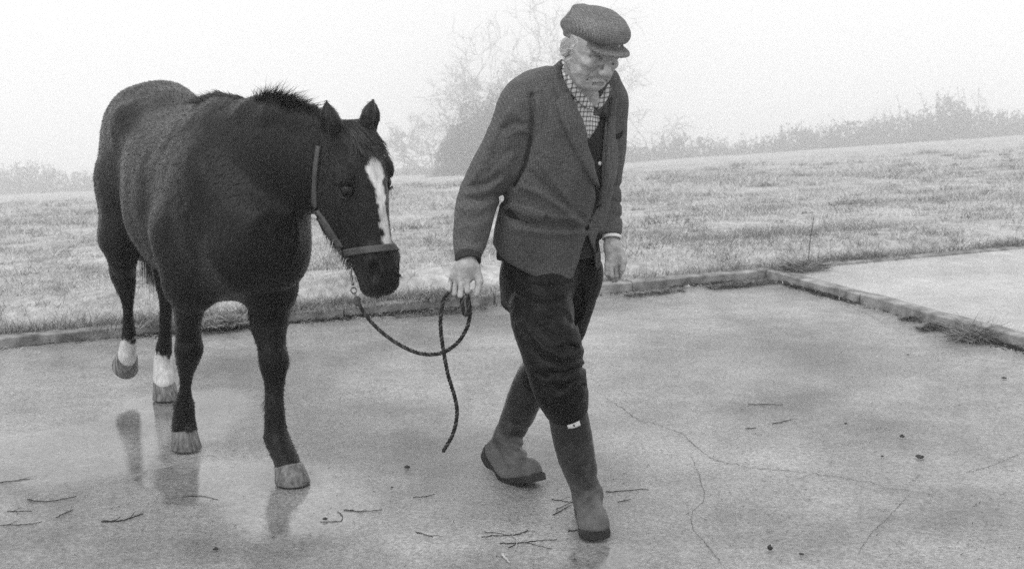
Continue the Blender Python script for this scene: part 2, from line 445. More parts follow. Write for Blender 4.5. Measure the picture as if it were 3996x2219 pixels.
kerb_line('kerb', 'low concrete kerb between the yard and the grass, running behind the horse', np.r_[K1, 0], KD, 17, .915, .012, .05, .09, -11.05)
kerb_line('side_kerb', 'low concrete kerb dividing the two slabs on the right', np.r_[yard_xy(-.02, -.012), 0], -KN, 7, .915, .012, .055, .10, 0)
# the field falls away from the kerb
def field_z(x, y):
    dx, dy = x-K1[0], y-K1[1]; b_ = dx*KN[0]+dy*KN[1]; a_ = dx*KD[0]+dy*KD[1]
    e = np.maximum(b_-.25, 0)
    z = .034+.06*np.clip((b_-.09)/.35, 0, 1)*np.exp(-((b_-.9)/.7)**2)-.112*e*(e/(e+1.5))+.022*np.maximum(x-.5, -4)*np.clip((y-9)/60, 0, 1)
    z = z+.018*np.clip(b_/2, 0, 1)*fbm(np.stack([x*.55, y*.55, x*0], -1), 3)+.15*np.clip((b_-6)/20, 0, 1)*fbm(np.stack([x*.08, y*.08, x*0+3], -1), 2)
    return z
def field_material():
    m = mat('winter_grass_soil', .15, .9, spec=.1); N, L, b = nodes(m)
    geo = N.new('ShaderNodeNewGeometry'); pos = geo.outputs['Position']
    mp = N.new('ShaderNodeMapping'); mp.inputs['Scale'].default_value = (1, .5, 1); L.new(pos, mp.inputs[0])
    n1 = N.new('ShaderNodeTexNoise'); n1.inputs['Scale'].default_value = 1.1; n1.inputs['Detail'].default_value = 8; n1.inputs['Roughness'].default_value = .65; L.new(mp.outputs[0], n1.inputs[0])
    n2 = N.new('ShaderNodeTexNoise'); n2.inputs['Scale'].default_value = 14; n2.inputs['Detail'].default_value = 4; L.new(mp.outputs[0], n2.inputs[0])
    r1 = N.new('ShaderNodeMapRange'); r1.inputs[1].default_value = .32; r1.inputs[2].default_value = .68; r1.inputs[3].default_value = .30; r1.inputs[4].default_value = .48; L.new(n1.outputs[0], r1.inputs[0])
    r2 = N.new('ShaderNodeMapRange'); r2.inputs[1].default_value = .3; r2.inputs[2].default_value = .7; r2.inputs[3].default_value = .7; r2.inputs[4].default_value = 1.3; L.new(n2.outputs[0], r2.inputs[0])
    mu = N.new('ShaderNodeMath'); mu.operation = 'MULTIPLY'; L.new(r1.outputs[0], mu.inputs[0]); L.new(r2.outputs[0], mu.inputs[1]); L.new(mu.outputs[0], b.inputs['Base Color'])
    bp = N.new('ShaderNodeBump'); bp.inputs['Distance'].default_value = .06; bp.inputs['Strength'].default_value = .7; L.new(n2.outputs[0], bp.inputs['Height']); L.new(bp.outputs[0], b.inputs['Normal'])
    return m
M_FIELD = field_material()
def field_sheet(name, b0, b1, a0, a1, nb, na, power):
    bb = b0+(b1-b0)*np.linspace(0, 1, nb)**power; aa = np.linspace(a0, a1, na)
    A, B = np.meshgrid(aa, bb, indexing='ij'); x = K1[0]+KD[0]*A+KN[0]*B; y = K1[1]+KD[1]*A+KN[1]*B
    V = np.stack([x, y, field_z(x, y)], -1).reshape(-1, 3); i = np.arange(na-1)[:, None]*nb; j = np.arange(nb-1)[None]
    F = np.stack([i+j, i+nb+j, i+nb+j+1, i+j+1], -1).reshape(-1, 4)
    return tag(link(name, mesh_np(name, V, F), M_FIELD), 'rough grass field sloping away into the fog', kind='structure')
field_sheet('field', .09, 325, -185, 170, 200, 320, 2.4)
# fog
hz = bpy.data.materials.new('fog'); hz.use_nodes = True; hz.node_tree.nodes.clear()
_ho = hz.node_tree.nodes.new('ShaderNodeOutputMaterial'); _hv = hz.node_tree.nodes.new('ShaderNodeVolumePrincipled')
_hv.inputs['Color'].default_value = (1, 1, 1, 1); _hv.inputs['Density'].default_value = 0.0058; _hv.inputs['Anisotropy'].default_value = 0.9
hz.node_tree.links.new(_hv.outputs[0], _ho.inputs['Volume'])
_hx = np.array([[x, y, z] for x in (-250, 250) for y in (-15, 380) for z in (-55, 22)], float)
tag(link('haze', mesh_np('haze', _hx, [(0, 1, 3, 2), (4, 6, 7, 5), (0, 4, 5, 1), (2, 3, 7, 6), (0, 2, 6, 4), (1, 5, 7, 3)], smooth=False), hz), 'pale morning fog filling the air over the field', kind='stuff')
# ------------------------------------------------------------------ horse
HO = np.array([-1.30, 5.50, 0.0]); HH = nrm([0.506, -0.8625, 0]); HL = np.array([-HH[1], HH[0], 0]); UP = np.array([0, 0, 1.])
def HW(u, v, w): return HO+HH*u+HL*v+UP*w
def HP(x, y, v):
    """frame pixel -> point on the vertical plane v metres to the horse's left of its midline"""
    r = ray(x, y); return _C+r*((v-(_C-HO)@HL)/(r@HL))
fld = Field((-2.15, 4.30, -0.01), (-0.25, 6.55, 1.47), 0.0085)
body_rows = [(-.95, .10, .05, 1.12, .98), (-.90, .10, .11, 1.20, .90), (-.80, .10, .175, 1.29, .80), (-.66, .10, .218, 1.335, .75), (-.50, .10, .230, 1.352, .70),
             (-.32, .085, .212, 1.325, .70), (-.1, .06, .252, 1.265, .655), (.1, .035, .272, 1.245, .625), (.3, .025, .255, 1.275, .61), (.45, .02, .235, 1.315, .60),
             (.6, .02, .225, 1.29, .62), (.75, .02, .205, 1.19, .655), (.88, .02, .165, 1.08, .71), (.97, .02, .09, .98, .80)]
fld.add(loft(HO, HH, HL, UP, body_rows, 2.15), 0)
# withers, hip points, haunches, shoulders, breast
fld.add(rcone(HW(.25, .025, 1.235), HW(.52, .02, 1.285), .045, .05), .09)
for s in (-1, 1):
    fld.add(ellip(HW(-.56, .10+s*.105, .93), (.24, .12, .33), [HH, HL, UP]), .09)
    fld.add(ellip(HW(-.36, .09+s*.165, 1.20), (.06, .05, .05), [HH, HL, UP]), .10)
    fld.add(ellip(HW(.56, .02+s*.145, .92), (.20, .10, .30), [nrm(HH*.8-UP*.5), HL, nrm(UP*.8+HH*.5)]), .06)
    fld.add(ellip(HW(.83, .02+s*.075, .82), (.11, .09, .13), [HH, HL, UP]), .05)
# flank hollow in front of the right haunch
fld.add(ellip(HW(-.30, -.245, 1.03), (.10, .06, .20), [nrm(HH-UP*.35), HL, nrm(UP+HH*.35)]), .07, sub=True)
# crease behind the right shoulder
fld.add(ellip(HW(.34, -.30, .95), (.04, .05, .30), [nrm(HH-UP*.30), HL, nrm(UP+HH*.30)]), .05, sub=True)
# neck
NKL = nrm(np.cross(UP, P(332, 150, 4.66)-HW(.62, .02, 1.02))); 
nk = [HW(.55, .02, 1.00), P(258, 160, 4.90), P(286, 162, 4.80), P(312, 158, 4.75), P(334, 158, 4.73)]
fld.chain(nk, [.265, .185, .145, .11, .085], .07, (NKL, .62))
# crest
fld.chain([HW(.50, .02, 1.26), P(255, 116, 4.88), P(278, 113, 4.79), P(305, 120, 4.74), P(332, 132, 4.70)], [.05, .045, .040, .036, .034], .05)

# legs: (point, radius) chains
def leg(pts, rs, k=.05, n=12):
    q = catmull(np.c_[np.array(pts), np.array(rs)], n)
    for i in range(n-1): fld.add(rcone(q[i, :3], q[i+1, :3], q[i, 3], q[i+1, 3]), k if i == 0 else .004)
# left fore, stepping forward
LFE, LFK, LFF, LFC = HP(270, 286, .12), HP(273.5, 360, .11), HP(278, 437, .10), HP(289, 465.5, .10)
fld.add(rcone(HW(.66, .10, .86), LFE, .115, .085), .06)
leg([LFE, HP(269, 318, .12), HP(271, 345, .11), LFK, HP(274.5, 382, .11), HP(275.5, 408, .10), LFF, LFC], [.085, .069, .052, .054, .037, .033, .043, .043], n=22)
# right fore, carrying weight
RFE, RFK, RFF, RFC = HP(190, 284, -.12), HP(189, 349, -.10), HP(184.5, 404, -.095), HP(184.5, 430, -.095)
fld.add(rcone(HW(.50, -.12, .86), RFE, .13, .085), .06)
leg([RFE, HP(188.5, 318, -.11), HP(188.5, 338, -.10), RFK, HP(186.5, 372, -.10), HP(186, 386, -.10), RFF, RFC], [.078, .052, .047, .053, .032, .027, .037, .042], n=22)
for kc, kd in ((LFK, HP(274.5, 382, .11)), (RFK, HP(186.5, 372, -.10))):
    fld.add(ellip(kc+HH*.012, (.040, .050, .045), [HH, HL, UP]), .015)
    fld.add(rcone(kc-HH*.034-UP*.06, kd-HH*.030-UP*.16, .016, .014), .010)
for fc in (LFF, RFF): fld.add(ellip(fc-HH*.018, (.032, .040, .034), [HH, HL, UP]), .015)
# right hind, lifted behind
RHS, RHK, RHF, RHC = HW(-.44, -.10, .80), HP(122.5, 272, -.09), HP(129, 338, -.06), HP(127, 358, -.06)
fld.add(rcone(HW(-.50, -.03, .95), HP(122, 236, -.09), .15, .075), .06)
leg([HP(121, 236, -.10), HP(123, 258, -.10), RHK, HP(127, 294, -.08), HP(128, 314, -.07), RHF, RHC], [.085, .060, .053, .035, .028, .038, .044], n=20)
fld.add(rcone(HP(117, 268, -.09), HP(122, 290, -.09), .030, .020), .03)
# left hind
LHK, LHF, LHC = HP(166, 275, .07), HP(162.5, 360, .055), HP(164, 381, .053)
fld.add(rcone(HW(-.50, .15, .95), HP(168, 246, .10), .15, .085), .06)
leg([HP(168, 246, .10), LHK, HP(166, 300, .065), HP(165, 330, .06), LHF, LHC], [.085, .05, .032, .029, .038, .046], n=20)

# head
HPO = P(351, 119, 4.64)                                        # poll
HAX = nrm(P(386, 291, 4.48)-HPO)                                # poll -> muzzle
psi = rad(43); _n = np.array([math.sin(psi), -math.cos(psi), 0.0]); HFN = nrm(_n-HAX*(_n@HAX))  # forehead normal
HLA = np.cross(HAX, HFN)                                         # to the horse's left (picture right)
if HLA[0] < 0: HLA = -HLA
def HD(t, s, n): return HPO+HAX*t+HLA*s+HFN*n
head_rows = [(0.0, 0, .046, .004, -.10), (.06, 0, .074, .040, -.14), (.12, 0, .088, .060, -.160), (.18, 0, .092, .068, -.175), (.24, 0, .086, .068, -.200), (.30, 0, .074, .064, -.212),
             (.36, 0, .063, .057, -.190), (.42, 0, .057, .052, -.145), (.48, 0, .057, .049, -.112), (.53, 0, .058, .042, -.092), (.562, 0, .050, .026, -.080), (.580, 0, .03, .005, -.060)]
fld.add(loft(HPO, HAX, HLA, HFN, head_rows, 2.35), .04)
HEYE = []
for s in (-1, 1):
    te = .236 if s < 0 else .214
    fld.add(ellip(HD(.27, s*.050, -.135), (.088, .030, .070), [HAX, HLA, HFN]), .03)            # cheek plate
    fld.add(ellip(HD(te-.042, s*.086, .022), (.038, .020, .030), [HAX, HLA, HFN]), .025)          # brow
    fld.add(rcone(HD(te+.035, s*.074, -.015), HD(.40, s*.046, -.015), .018, .014), .035)          # cheek bone
    fld.add(ellip(HD(te, s*.104, .010), (.028, .018, .024), [HAX, HLA, HFN]), .012, sub=True)      # eye socket
    fld.add(rcone(HD(te-.024, s*.100, -.014), HD(te-.022, s*.097, .030), .008, .008), .008)        # upper lid
    fld.add(rcone(HD(te+.025, s*.094, -.012), HD(te+.023, s*.091, .027), .005, .005), .008)        # lower lid
    fld.add(ellip(HD(.105, s*.088, .015), (.026, .014, .018), [HAX, HLA, HFN]), .03, sub=True)    # hollow over the eye
    fld.add(rcone(HD(.44, s*.048, .020), HD(.512, s*.045, .022), .012, .026), .025)               # nostril rim
    fld.add(rcone(HD(.550, s*.052, -.042), HD(.475, s*.064, -.056), .006, .004), .008, sub=True)    # mouth line
    HEYE.append(HD(te+.002, s*.074, .009))
fld.add(ellip(HD(.545, 0, -.072), (.030, .036, .024), [HAX, HLA, HFN]), .02)                         # chin
fld.add(ellip(HD(.555, 0, .000), (.024, .048, .030), [HAX, HLA, HFN]), .02)                         # upper lip
for s in (-1, 1):
    fld.add(ellip(HD(.510, s*.056, .030), (.036, .024, .019), [nrm(HAX-HFN*.5), HLA, nrm(HFN+HAX*.5)]), .008, sub=True)   # nostril
# throat joining head and neck
fld.add(rcone(HD(.10, 0, -.09), P(305, 172, 4.77), .07, .10, (NKL, .7)), .05)
# ears
def ear(base, tip, face, w):
    ax = nrm(tip-base); sd = nrm(np.cross(ax, face)); fc = np.cross(sd, ax); L = np.linalg.norm(tip-base)
    mid = base+ax*L*.42
    fld.add(rcone(base-ax*.02, mid, w*.72, w, (fc, .62)), .025)
    fld.add(rcone(mid, tip-ax*.006, w, .006, (fc, .55)), .012)
    fld.add(rcone(base+ax*L*.22+fc*w*.75, tip-ax*.025+fc*w*.42, w*.55, .006, (sd, 1.0)), .008, sub=True)
ear(P(333.5, 139, 4.615), P(326, 98.5, 4.585), nrm([-.80, -.5, .1]), .047)
ear(P(368, 132, 4.65), P(373, 98.5, 4.65), nrm([.95, -.25, .1]), .044)
# soft muscle relief
fld.warp(lambda p: (.010*fbm(p*np.array([5.5, 5.5, 3.5]), 2)+.0022*fbm(p*18, 2))*np.clip((np.linalg.norm(p-HD(.28, 0, -.04), axis=-1)-.34)/.15, .12, 1))
HV, HF = fld.mesh(); HV = relax(HV, HF, 3)
HN = vnormals(HV, HF)
horse = empty('horse', tuple(HW(.1, .02, 0)))
hme = mesh_np('horse_body', HV, HF)
# white markings kept with the skin: blaze on the face, socks behind
d = HV-HPO; ht, hs, hn = d@HAX, d@HLA, d@HFN
jit = .009*fbm(HV*45, 3)
bc = np.interp(ht, [.1, .16, .24, .34, .45], [.010, .006, .002, .006, .010]); bw = np.interp(ht, [.13, .15, .18, .21, .25, .34, .42, .46], [0, .024, .037, .036, .023, .020, .019, .014])
blaze = np.where((ht > .11) & (ht < .442) & (hn > .01) & (np.abs(hs-bc) < .043), np.clip((bw-np.abs(hs-bc)+jit)/.006, 0, 1), 0)
def sock(c0, ax_, top):
    q = HV-c0; h_ = q@ax_; r_ = np.linalg.norm(q-h_[:, None]*ax_, axis=1)
    return np.where((r_ < .10) & (h_ > -.2), np.clip((top-h_+jit*3.5)/.016, 0, 1), 0)
mask_r = sock(RHF, nrm(HP(128, 314, -.07)-RHF), .012); mask_l = sock(LHF, nrm(HP(165, 330, .06)-LHF), .045)
fe = (HV[:, 2] < .5) & (HV[:, 1] > 5.6)
mk = np.maximum(blaze, np.where(fe, np.maximum(np.where(np.linalg.norm(HV-RHF, axis=1) < .16, mask_r, 0), np.where(np.linalg.norm(HV-LHF, axis=1) < .18, mask_l, 0)), 0))
attr(hme, 'marking', mk)
pt = pj(HV); dark = np.clip((.62-HV[:, 2])/.2, 0, 1)
attr(hme, 'points', dark)
def coat_material():
    m = mat('horse_coat', .03, .34, None, spec=.13, sheen=.06); N, L, b = nodes(m)
    tc = N.new('ShaderNodeTexCoord'); mp = N.new('ShaderNodeMapping'); mp.inputs['Scale'].default_value = (1, 1, .35); L.new(tc.outputs['Object'], mp.inputs[0])
    n1 = N.new('ShaderNodeTexNoise'); n1.inputs['Scale'].default_value = 110; n1.inputs['Detail'].default_value = 5; L.new(mp.outputs[0], n1.inputs[0])
    n2 = N.new('ShaderNodeTexNoise'); n2.inputs['Scale'].default_value = 6; n2.inputs['Detail'].default_value = 3; L.new(tc.outputs['Object'], n2.inputs[0])
    r1 = N.new('ShaderNodeMapRange'); r1.inputs[1].default_value = .3; r1.inputs[2].default_value = .7; r1.inputs[3].default_value = .72; r1.inputs[4].default_value = 1.28; L.new(n1.outputs[0], r1.inputs[0])
    r2 = N.new('ShaderNodeMapRange'); r2.inputs[1].default_value = .3; r2.inputs[2].default_value = .7; r2.inputs[3].default_value = .006; r2.inputs[4].default_value = .013; L.new(n2.outputs[0], r2.inputs[0])
    mu = N.new('ShaderNodeMath'); mu.operation = 'MULTIPLY'; L.new(r1.outputs[0], mu.inputs[0]); L.new(r2.outputs[0], mu.inputs[1])
    n3 = N.new('ShaderNodeTexNoise'); n3.inputs['Scale'].default_value = 28; n3.inputs['Detail'].default_value = 5; n3.inputs['Roughness'].default_value = .7; L.new(mp.outputs[0], n3.inputs[0])
    ap = N.new('ShaderNodeAttribute'); ap.attribute_name = 'points'
    m3 = N.new('ShaderNodeMix'); L.new(ap.outputs['Fac'], m3.inputs[0]); L.new(mu.outputs[0], m3.inputs[2]); m3.inputs[3].default_value = .006
    am = N.new('ShaderNodeAttribute'); am.attribute_name = 'marking'
    m4 = N.new('ShaderNodeMix'); L.new(am.outputs['Fac'], m4.inputs[0]); L.new(m3.outputs[0], m4.inputs[2]); rw = N.new('ShaderNodeMapRange'); rw.inputs[1].default_value = .3; rw.inputs[2].default_value = .68; rw.inputs[3].default_value = .30; rw.inputs[4].default_value = .78; L.new(n3.outputs[0], rw.inputs[0]); L.new(rw.outputs[0], m4.inputs[3])
    L.new(m4.outputs[0], b.inputs['Base Color'])
    bp = N.new('ShaderNodeBump'); bp.inputs['Strength'].default_value = .5; bp.inputs['Distance'].default_value = .004; L.new(n1.outputs[0], bp.inputs['Height']); L.new(bp.outputs[0], b.inputs['Normal'])
    return m
M_COAT = coat_material()
hb = link('body', hme, M_COAT, horse)
HT = bvh(HV, HF)
tag(horse, 'dark pony with a white blaze, walking on the wet concrete in a head collar', 'horse')
M_HAIR = mat('horse_hair', .016, .45, spec=.4)
M_HOOF = mat('hoof_horn', .05, .4, .20, 75, .3, 90, stretch=(1, 1, .15))
M_HOOFD = mat('hoof_stripe', .07, .4)
# hooves
def hoof(C0, ax, fwd, r, h, flare=1.25):
    """C0 coronet centre, ax downwards, fwd toe direction"""
    fwd = nrm(fwd-ax*(fwd@ax)); sd = np.cross(ax, fwd); n = 28; a = np.linspace(0, 2*np.pi, n, endpoint=False); rings = []
    for t, k, sh in ((-.14, .90, -.02), (0, 1.0, 0), (.06, 1.035, .01), (.5, 1+(flare-1)*.5, .16), (.97, flare, .33), (1.0, flare*.985, .335), (1.0, flare*.9, .33), (.94, .2, .3)):
        c = C0+ax*h*t+fwd*r*sh
        heel = np.where(np.cos(a) < -.75, .90, 1.0)
        rings.append(c+r*k*heel[:, None]*(np.cos(a)[:, None]*fwd*1.04+np.sin(a)[:, None]*sd))
    V = np.concatenate(rings); m = len(rings); i = np.arange(m-1)[:, None]*n; j = np.arange(n)[None]
    F = np.stack([i+j, i+(j+1) % n, i+n+(j+1) % n, i+n+j], -1).reshape(-1, 4)
    return V, F[:, ::-1]
M_WHITEHOOF = mat('white_hoof_horn', .05, .35, .28, 80, .3, 90, stretch=(1, 1, .15))
_down = np.array([0, 0, -1.])
def to_ground(c): return c[2]
hoofs = [('LF', LFC, nrm(_down*.95+HH*.30), HH, .050, None, M_HOOF), ('RF', RFC, nrm(_down+HH*.02), HH, .046, None, M_HOOF),
         ('LH', LHC, _down, HH, .045, None, M_WHITEHOOF), ('RH', HP(127, 357, -.06), nrm(_down*.62-HH*.78), HH*.62+_down*.78, .046, .062, M_WHITEHOOF)]
for nm, c, ax, fw, r, h, mt in hoofs:
    hh = h or (c[2]-.004)/abs(ax[2])
    V, F = hoof(c, ax, fw, r, hh)
    if h is None: V[4*28:, 2] = np.where(np.arange(len(V)-4*28) < 28, .006, .002)
    o = link('hoof', mesh_np('hoof', V, F), mt, horse)
# eyes
M_EYE = mat('horse_eye', .004, .22, spec=.25)
for c in HEYE:
    a = np.linspace(0, np.pi, 9); b_ = np.linspace(0, 2*np.pi, 16, endpoint=False)
    V = np.array([c+.0255*(np.sin(x)*np.cos(y)*HAX+np.sin(x)*np.sin(y)*HFN*.95+np.cos(x)*HLA) for x in np.clip(a, .02, np.pi-.02) for y in b_])
    i = np.arange(8)[:, None]*16; j = np.arange(16)[None]
    link('eye', mesh_np('eye', V, np.stack([i+j, i+(j+1) % 16, i+16+(j+1) % 16, i+16+j], -1).reshape(-1, 4)), M_EYE, horse)
# mane: stiff short upright hair along the crest
def on_path(pts, n): return catmull(pts, n)
def hair(name, roots, dirs, length, width, bend, parent=horse, m=None, seg=3):
    V_ = nrm(_C-roots.mean(0)); side = np.cross(dirs, V_); side /= np.linalg.norm(side, axis=1, keepdims=True)
    side = side+rng.normal(0, .5, side.shape); side /= np.linalg.norm(side, axis=1, keepdims=True)
    V, F = ribbons(roots, dirs, side, length, width, bend, seg)
    return link(name, mesh_np(name, V, F), m or M_HAIR, parent)
def unit(a): return a/np.linalg.norm(a, axis=1, keepdims=True)
crest = [P(246, 108, 4.92), P(256, 104, 4.88), P(278, 102, 4.79), P(305, 110, 4.73), P(325, 121, 4.71), P(340, 130, 4.69)]
n = 3800; cp = catmull(crest, 200); t = rng.beta(1.3, 1.2, n); ci = np.clip((t*199).astype(int), 0, 198)
T_ = unit(np.gradient(cp, axis=0))[ci]
roots = cp[ci]+rng.normal(0, .009, (n, 3))+np.array([0, 0, -.010])
dr = unit(T_*.55+UP*.75+rng.normal(0, .28, (n, 3))-NKL*.25)
ln = np.interp(t, [0, .12, .3, .6, 1], [.02, .06, .085, .07, .012])*rng.uniform(.5, 1.15, n)
hair('mane', roots, dr, ln, .0028, T_*.35+np.array([0, 0, -.25])+rng.normal(0, .15, (n, 3)))
# hair lying over the withers, where the mane ends
n = 900; cp = catmull([P(203, 110, 5.14), P(212, 105, 5.10), P(222, 101.5, 5.06), P(232, 101, 5.0), P(244, 103, 4.95)], 100); ci = rng.integers(0, 99, n)
roots = cp[ci]+rng.normal(0, .006, (n, 3)); hits = [HT.find_nearest(Vector(r)) for r in roots]
roots = np.array([h[0] for h in hits]); hn_ = np.array([h[1] for h in hits])
hair('withers_hair', roots, unit(-HH*.9-HL*.35+hn_*.25+rng.normal(0, .12, (n, 3))), rng.uniform(.03, .07, n), .003, -UP*.2+rng.normal(0, .1, (n, 3)))
# forelock falling between the ears over the forehead
n = 1500; s0 = np.clip(rng.normal(0, .026, n), -.045, .048); t0 = rng.uniform(.04, .075, n)
roots = np.array([HD(a, b, .036+.012*rng.random()) for a, b in zip(t0, s0)])
tip = np.array([HD(.10+.07*rng.random(), np.clip(b*1.2+.030+.018*rng.normal(), -.06, .072), .070+.006*rng.random()-.25*max(0, abs(b*1.2+.030)-.04)) for b in s0])
dv = tip-roots; ln = np.linalg.norm(dv, axis=1)
hair('forelock', roots, unit(dv), ln*rng.uniform(.6, 1.1, n), .0030, HFN*.03+rng.normal(0, .03, (n, 3)), seg=5)
o = bpy.data.objects['forelock']
# tail hanging behind
n = 900; root = HW(-.93, .10, 1.10); roots = root+rng.normal(0, .02, (n, 3)); aim = HP(154, 300, -.02); aim = HW(-.95, .17, .45)
hair('tail', roots, unit((aim-roots)+rng.normal(0, .018, (n, 3))), rng.uniform(.5, .74, n), .005, rng.normal(0, .03, (n, 3))-HH*.05, seg=5)
# long hairs at the back of the fetlocks and cannons, under the jaw
def feather(path, n, d, ln, w=.0022, sp=.01):
    cp = catmull(path, 60); roots = cp[rng.integers(0, 59, n)]+rng.normal(0, sp, (n, 3))
    hit = [HT.find_nearest(Vector(r)) for r in roots]; roots = np.array([h[0] for h in hit]); hn = np.array([h[1] for h in hit])
    return roots, unit(np.asarray(d)+hn*.45+rng.normal(0, .12, (n, 3))), rng.uniform(.4, 1.0, n)*ln
for path, n, d, ln in (([HP(264, 385, .10)-HH*.04, HP(266, 425, .10)-HH*.05, HP(270, 447, .10)-HH*.05], 1100, -UP*.8-HH*.35, .06),
                       ([HP(181, 408, -.09)-HH*.05, HP(181, 420, -.09)-HH*.05], 350, -UP*.9-HH*.2, .04),
                       ([HP(179, 428, -.09), HP(190, 428, -.09)+HH*.04], 500, -UP, .016),
                       ([HP(281, 463, .1), HP(297, 463, .1)+HH*.03], 500, -UP+HH*.2, .016),
                       ([HD(.30, -.03, -.19), HD(.38, -.02, -.15), HD(.46, -.02, -.09)], 300, -UP*.9, .035)):
    r_, d_, l_ = feather(path, n, d, ln); tag(hair('feather_hair', r_, d_, l_, .0022, -UP*.2+rng.normal(0, .1, r_.shape)), kind='stuff')
# winter coat: fine short hairs all over
n = 90000; fi = rng.integers(0, len(HF), n); w_ = rng.dirichlet((1, 1, 1), n)
roots = (HV[HF[fi, 0]]*w_[:, :1]+HV[HF[fi, 1]]*w_[:, 1:2]+HV[HF[fi, 2]]*w_[:, 2:]); nn = HN[HF[fi, 0]]
keep = (mk[HF[fi, 0]] < .3) & (roots[:, 2] > .08); roots, nn = roots[keep], nn[keep]; n = len(roots)
flow = np.where(((roots-HPO)@HAX > .02)[:, None] & (np.linalg.norm(roots-HD(.28, 0, -.05), axis=1) < .36)[:, None], HAX, -HH*.6-UP*.8)
fl = flow-nn*(flow*nn).sum(1, keepdims=True); fl = fl/np.maximum(np.linalg.norm(fl, axis=1, keepdims=True), .2)
dr = unit(fl+nn*.28+rng.normal(0, .2, (n, 3)))
sd = unit(np.cross(dr, nn)+rng.normal(0, .2, (n, 3)))
V, F = ribbons(roots, dr, sd, rng.uniform(.008, .017, n), .0022, -nn*.08, 1)
tag(link('coat_hair', mesh_np('coat_hair', V, F), M_COAT, horse), kind='stuff')
# ------------------------------------------------------------------ man
MH = nrm([math.sin(rad(28)), -math.cos(rad(28)), 0]); ML = np.array([-MH[1], MH[0], 0])     # walking direction, his left
MC0, MC1 = P(547, 262, 4.56), P(577, 92, 4.37)
MA = nrm(MC1-MC0); MN = nrm(MH-MA*(MH@MA)); MS = np.cross(MN, MA); MS = MS if MS@ML > 0 else -MS
def pixprim(poly, lo, hi):
    poly = [tuple(map(float, q)) for q in poly]
    def fn(p):
        d = (p-_C)@_F; return polysd(pj(p), poly)/FPX*d
    return fn, np.asarray(lo, float), np.asarray(hi, float)
def both(p1, p2, neg2=False):
    f1, l1, h1 = p1; f2 = p2[0]
    return (lambda p: np.maximum(f1(p), -f2(p) if neg2 else f2(p))), l1, h1
def seg_d(q, pl):
    d = np.full(q.shape[:-1], 1e9)
    for a, b in zip(pl[:-1], pl[1:]):
        a = np.array(a, float); e = np.array(b, float)-a
        t = np.clip(((q-a)@e)/max(e@e, 1e-9), 0, 1); d = np.minimum(d, ((q-a-t[..., None]*e)**2).sum(-1))
    return np.sqrt(d)
def folds(fl, lines, front=None, gain=1.0):
    """sculpted creases: (polyline measured in the frame, depth in m (+ groove, - ridge), width in px)"""
    def fn(p):
        q = pj(p); r = np.zeros(len(p))
        for pl, amp, w in lines:
            dd = seg_d(q, pl); r += gain*amp*np.exp(-(dd/w)**2)
        if front is not None: r = r*front(p)
        return r
    fl.warp(fn)
M_SKIN = mat('weathered_skin', .24, .5, .40, 55, .5, 160, spec=.35, dist=.003)
person = empty('person', (float(MC0[0]), float(MC0[1]), 0))
tag(person, 'elderly man in flat cap, tweed jacket and rubber boots leading the horse by a rope', 'person')

jrows = [(-.16, -.008, .192, .196, -.125), (-.05, -.014, .192, .170, -.122), (.06, -.016, .186, .138, -.115), (.16, -.012, .186, .125, -.118), (.28, .0, .186, .118, -.128), (.38, 0, .180, .108, -.140),
         (.46, 0, .160, .090, -.145), (.52, 0, .120, .070, -.135), (.565, 0, .085, .055, -.118), (.60, 0, .055, .04, -.100)]
def jl(pad): return loft(MC0, MA, MS, MN, jrows, 2.2, pad)
RS, RE, RWR = P(525.5, 106, 4.40), P(479, 196, 4.41), P(467.5, 262, 4.29)
LS, LE, LWR = P(605.5, 100, 4.50), P(603, 182, 4.59), P(611.5, 240, 4.52)
LO, HI = np.array([-.35, 4.02, .72]), np.array([.60, 4.95, 1.50])
fj = Field(LO, HI, .0062)
fj.add(jl(0), 0)
fj.add(rcone(P(558, 92, 4.42), RS, .075, .070), .05); fj.add(rcone(P(588, 92, 4.46), LS, .066, .062), .05)
fj.add(ellip(P(548, 100, 4.48), (.14, .12, .10), [MS, MN, MA]), .06)                      # rounded upper back
def sleeve(pts, rs, n=16):
    q = catmull(np.c_[np.array(pts), np.array(rs)], n)
    for i in range(n-1): fj.add(rcone(q[i, :3], q[i+1, :3], q[i, 3], q[i+1, 3]), .03 if i < 2 else (.012 if i < 7 else .004))
sleeve([RS, P(505.5, 148, 4.40), RE, P(472, 228, 4.36), P(468, 250, 4.31)], [.072, .073, .066, .056, .044])
sleeve([LS, P(606, 140, 4.55), LE, P(607, 212, 4.58), P(608.5, 229, 4.54)], [.063, .062, .058, .050, .043])
# sleeve ends and hem are cut square
def cut_half(c, n, r=.09):
    c = np.asarray(c); n = nrm(n)
    return (lambda p: np.maximum(-((p-c)@n), np.linalg.norm(p-c, axis=-1)-r)), c-r, c+r
fj.add(cut_half(P(467, 257, 4.29), P(466, 262, 4.29)-P(471, 225, 4.36)), 0, sub=True)
fj.add(cut_half(P(611.5, 234.5, 4.53), P(612, 240, 4.53)-P(611, 212, 4.57), .075), 0, sub=True)
torso_lo, torso_hi = np.array([-.05, 4.1, .6]), np.array([.60, 4.95, 1.55])
hem = [(440, 240), (489, 240), (495, 246), (500, 255), (506, 260.5), (518, 268), (534, 276.5), (553, 281), (566, 280.5), (572, 277), (578, 262), (583, 243), (586.2, 229), (587.6, 229), (591, 243), (596, 258), (600, 269), (603.5, 275.5), (607, 272), (610, 262), (611, 250), (660, 250), (660, 420), (440, 420)]
hx = pixprim(hem, torso_lo, torso_hi); arm_r = rcone(RE, P(466, 275, 4.28), .085, .075); arm_l = rcone(LE, P(612, 262, 4.52), .066, .056)
fj.add(both(both(hx, arm_r, True), arm_l, True), .004, sub=True)
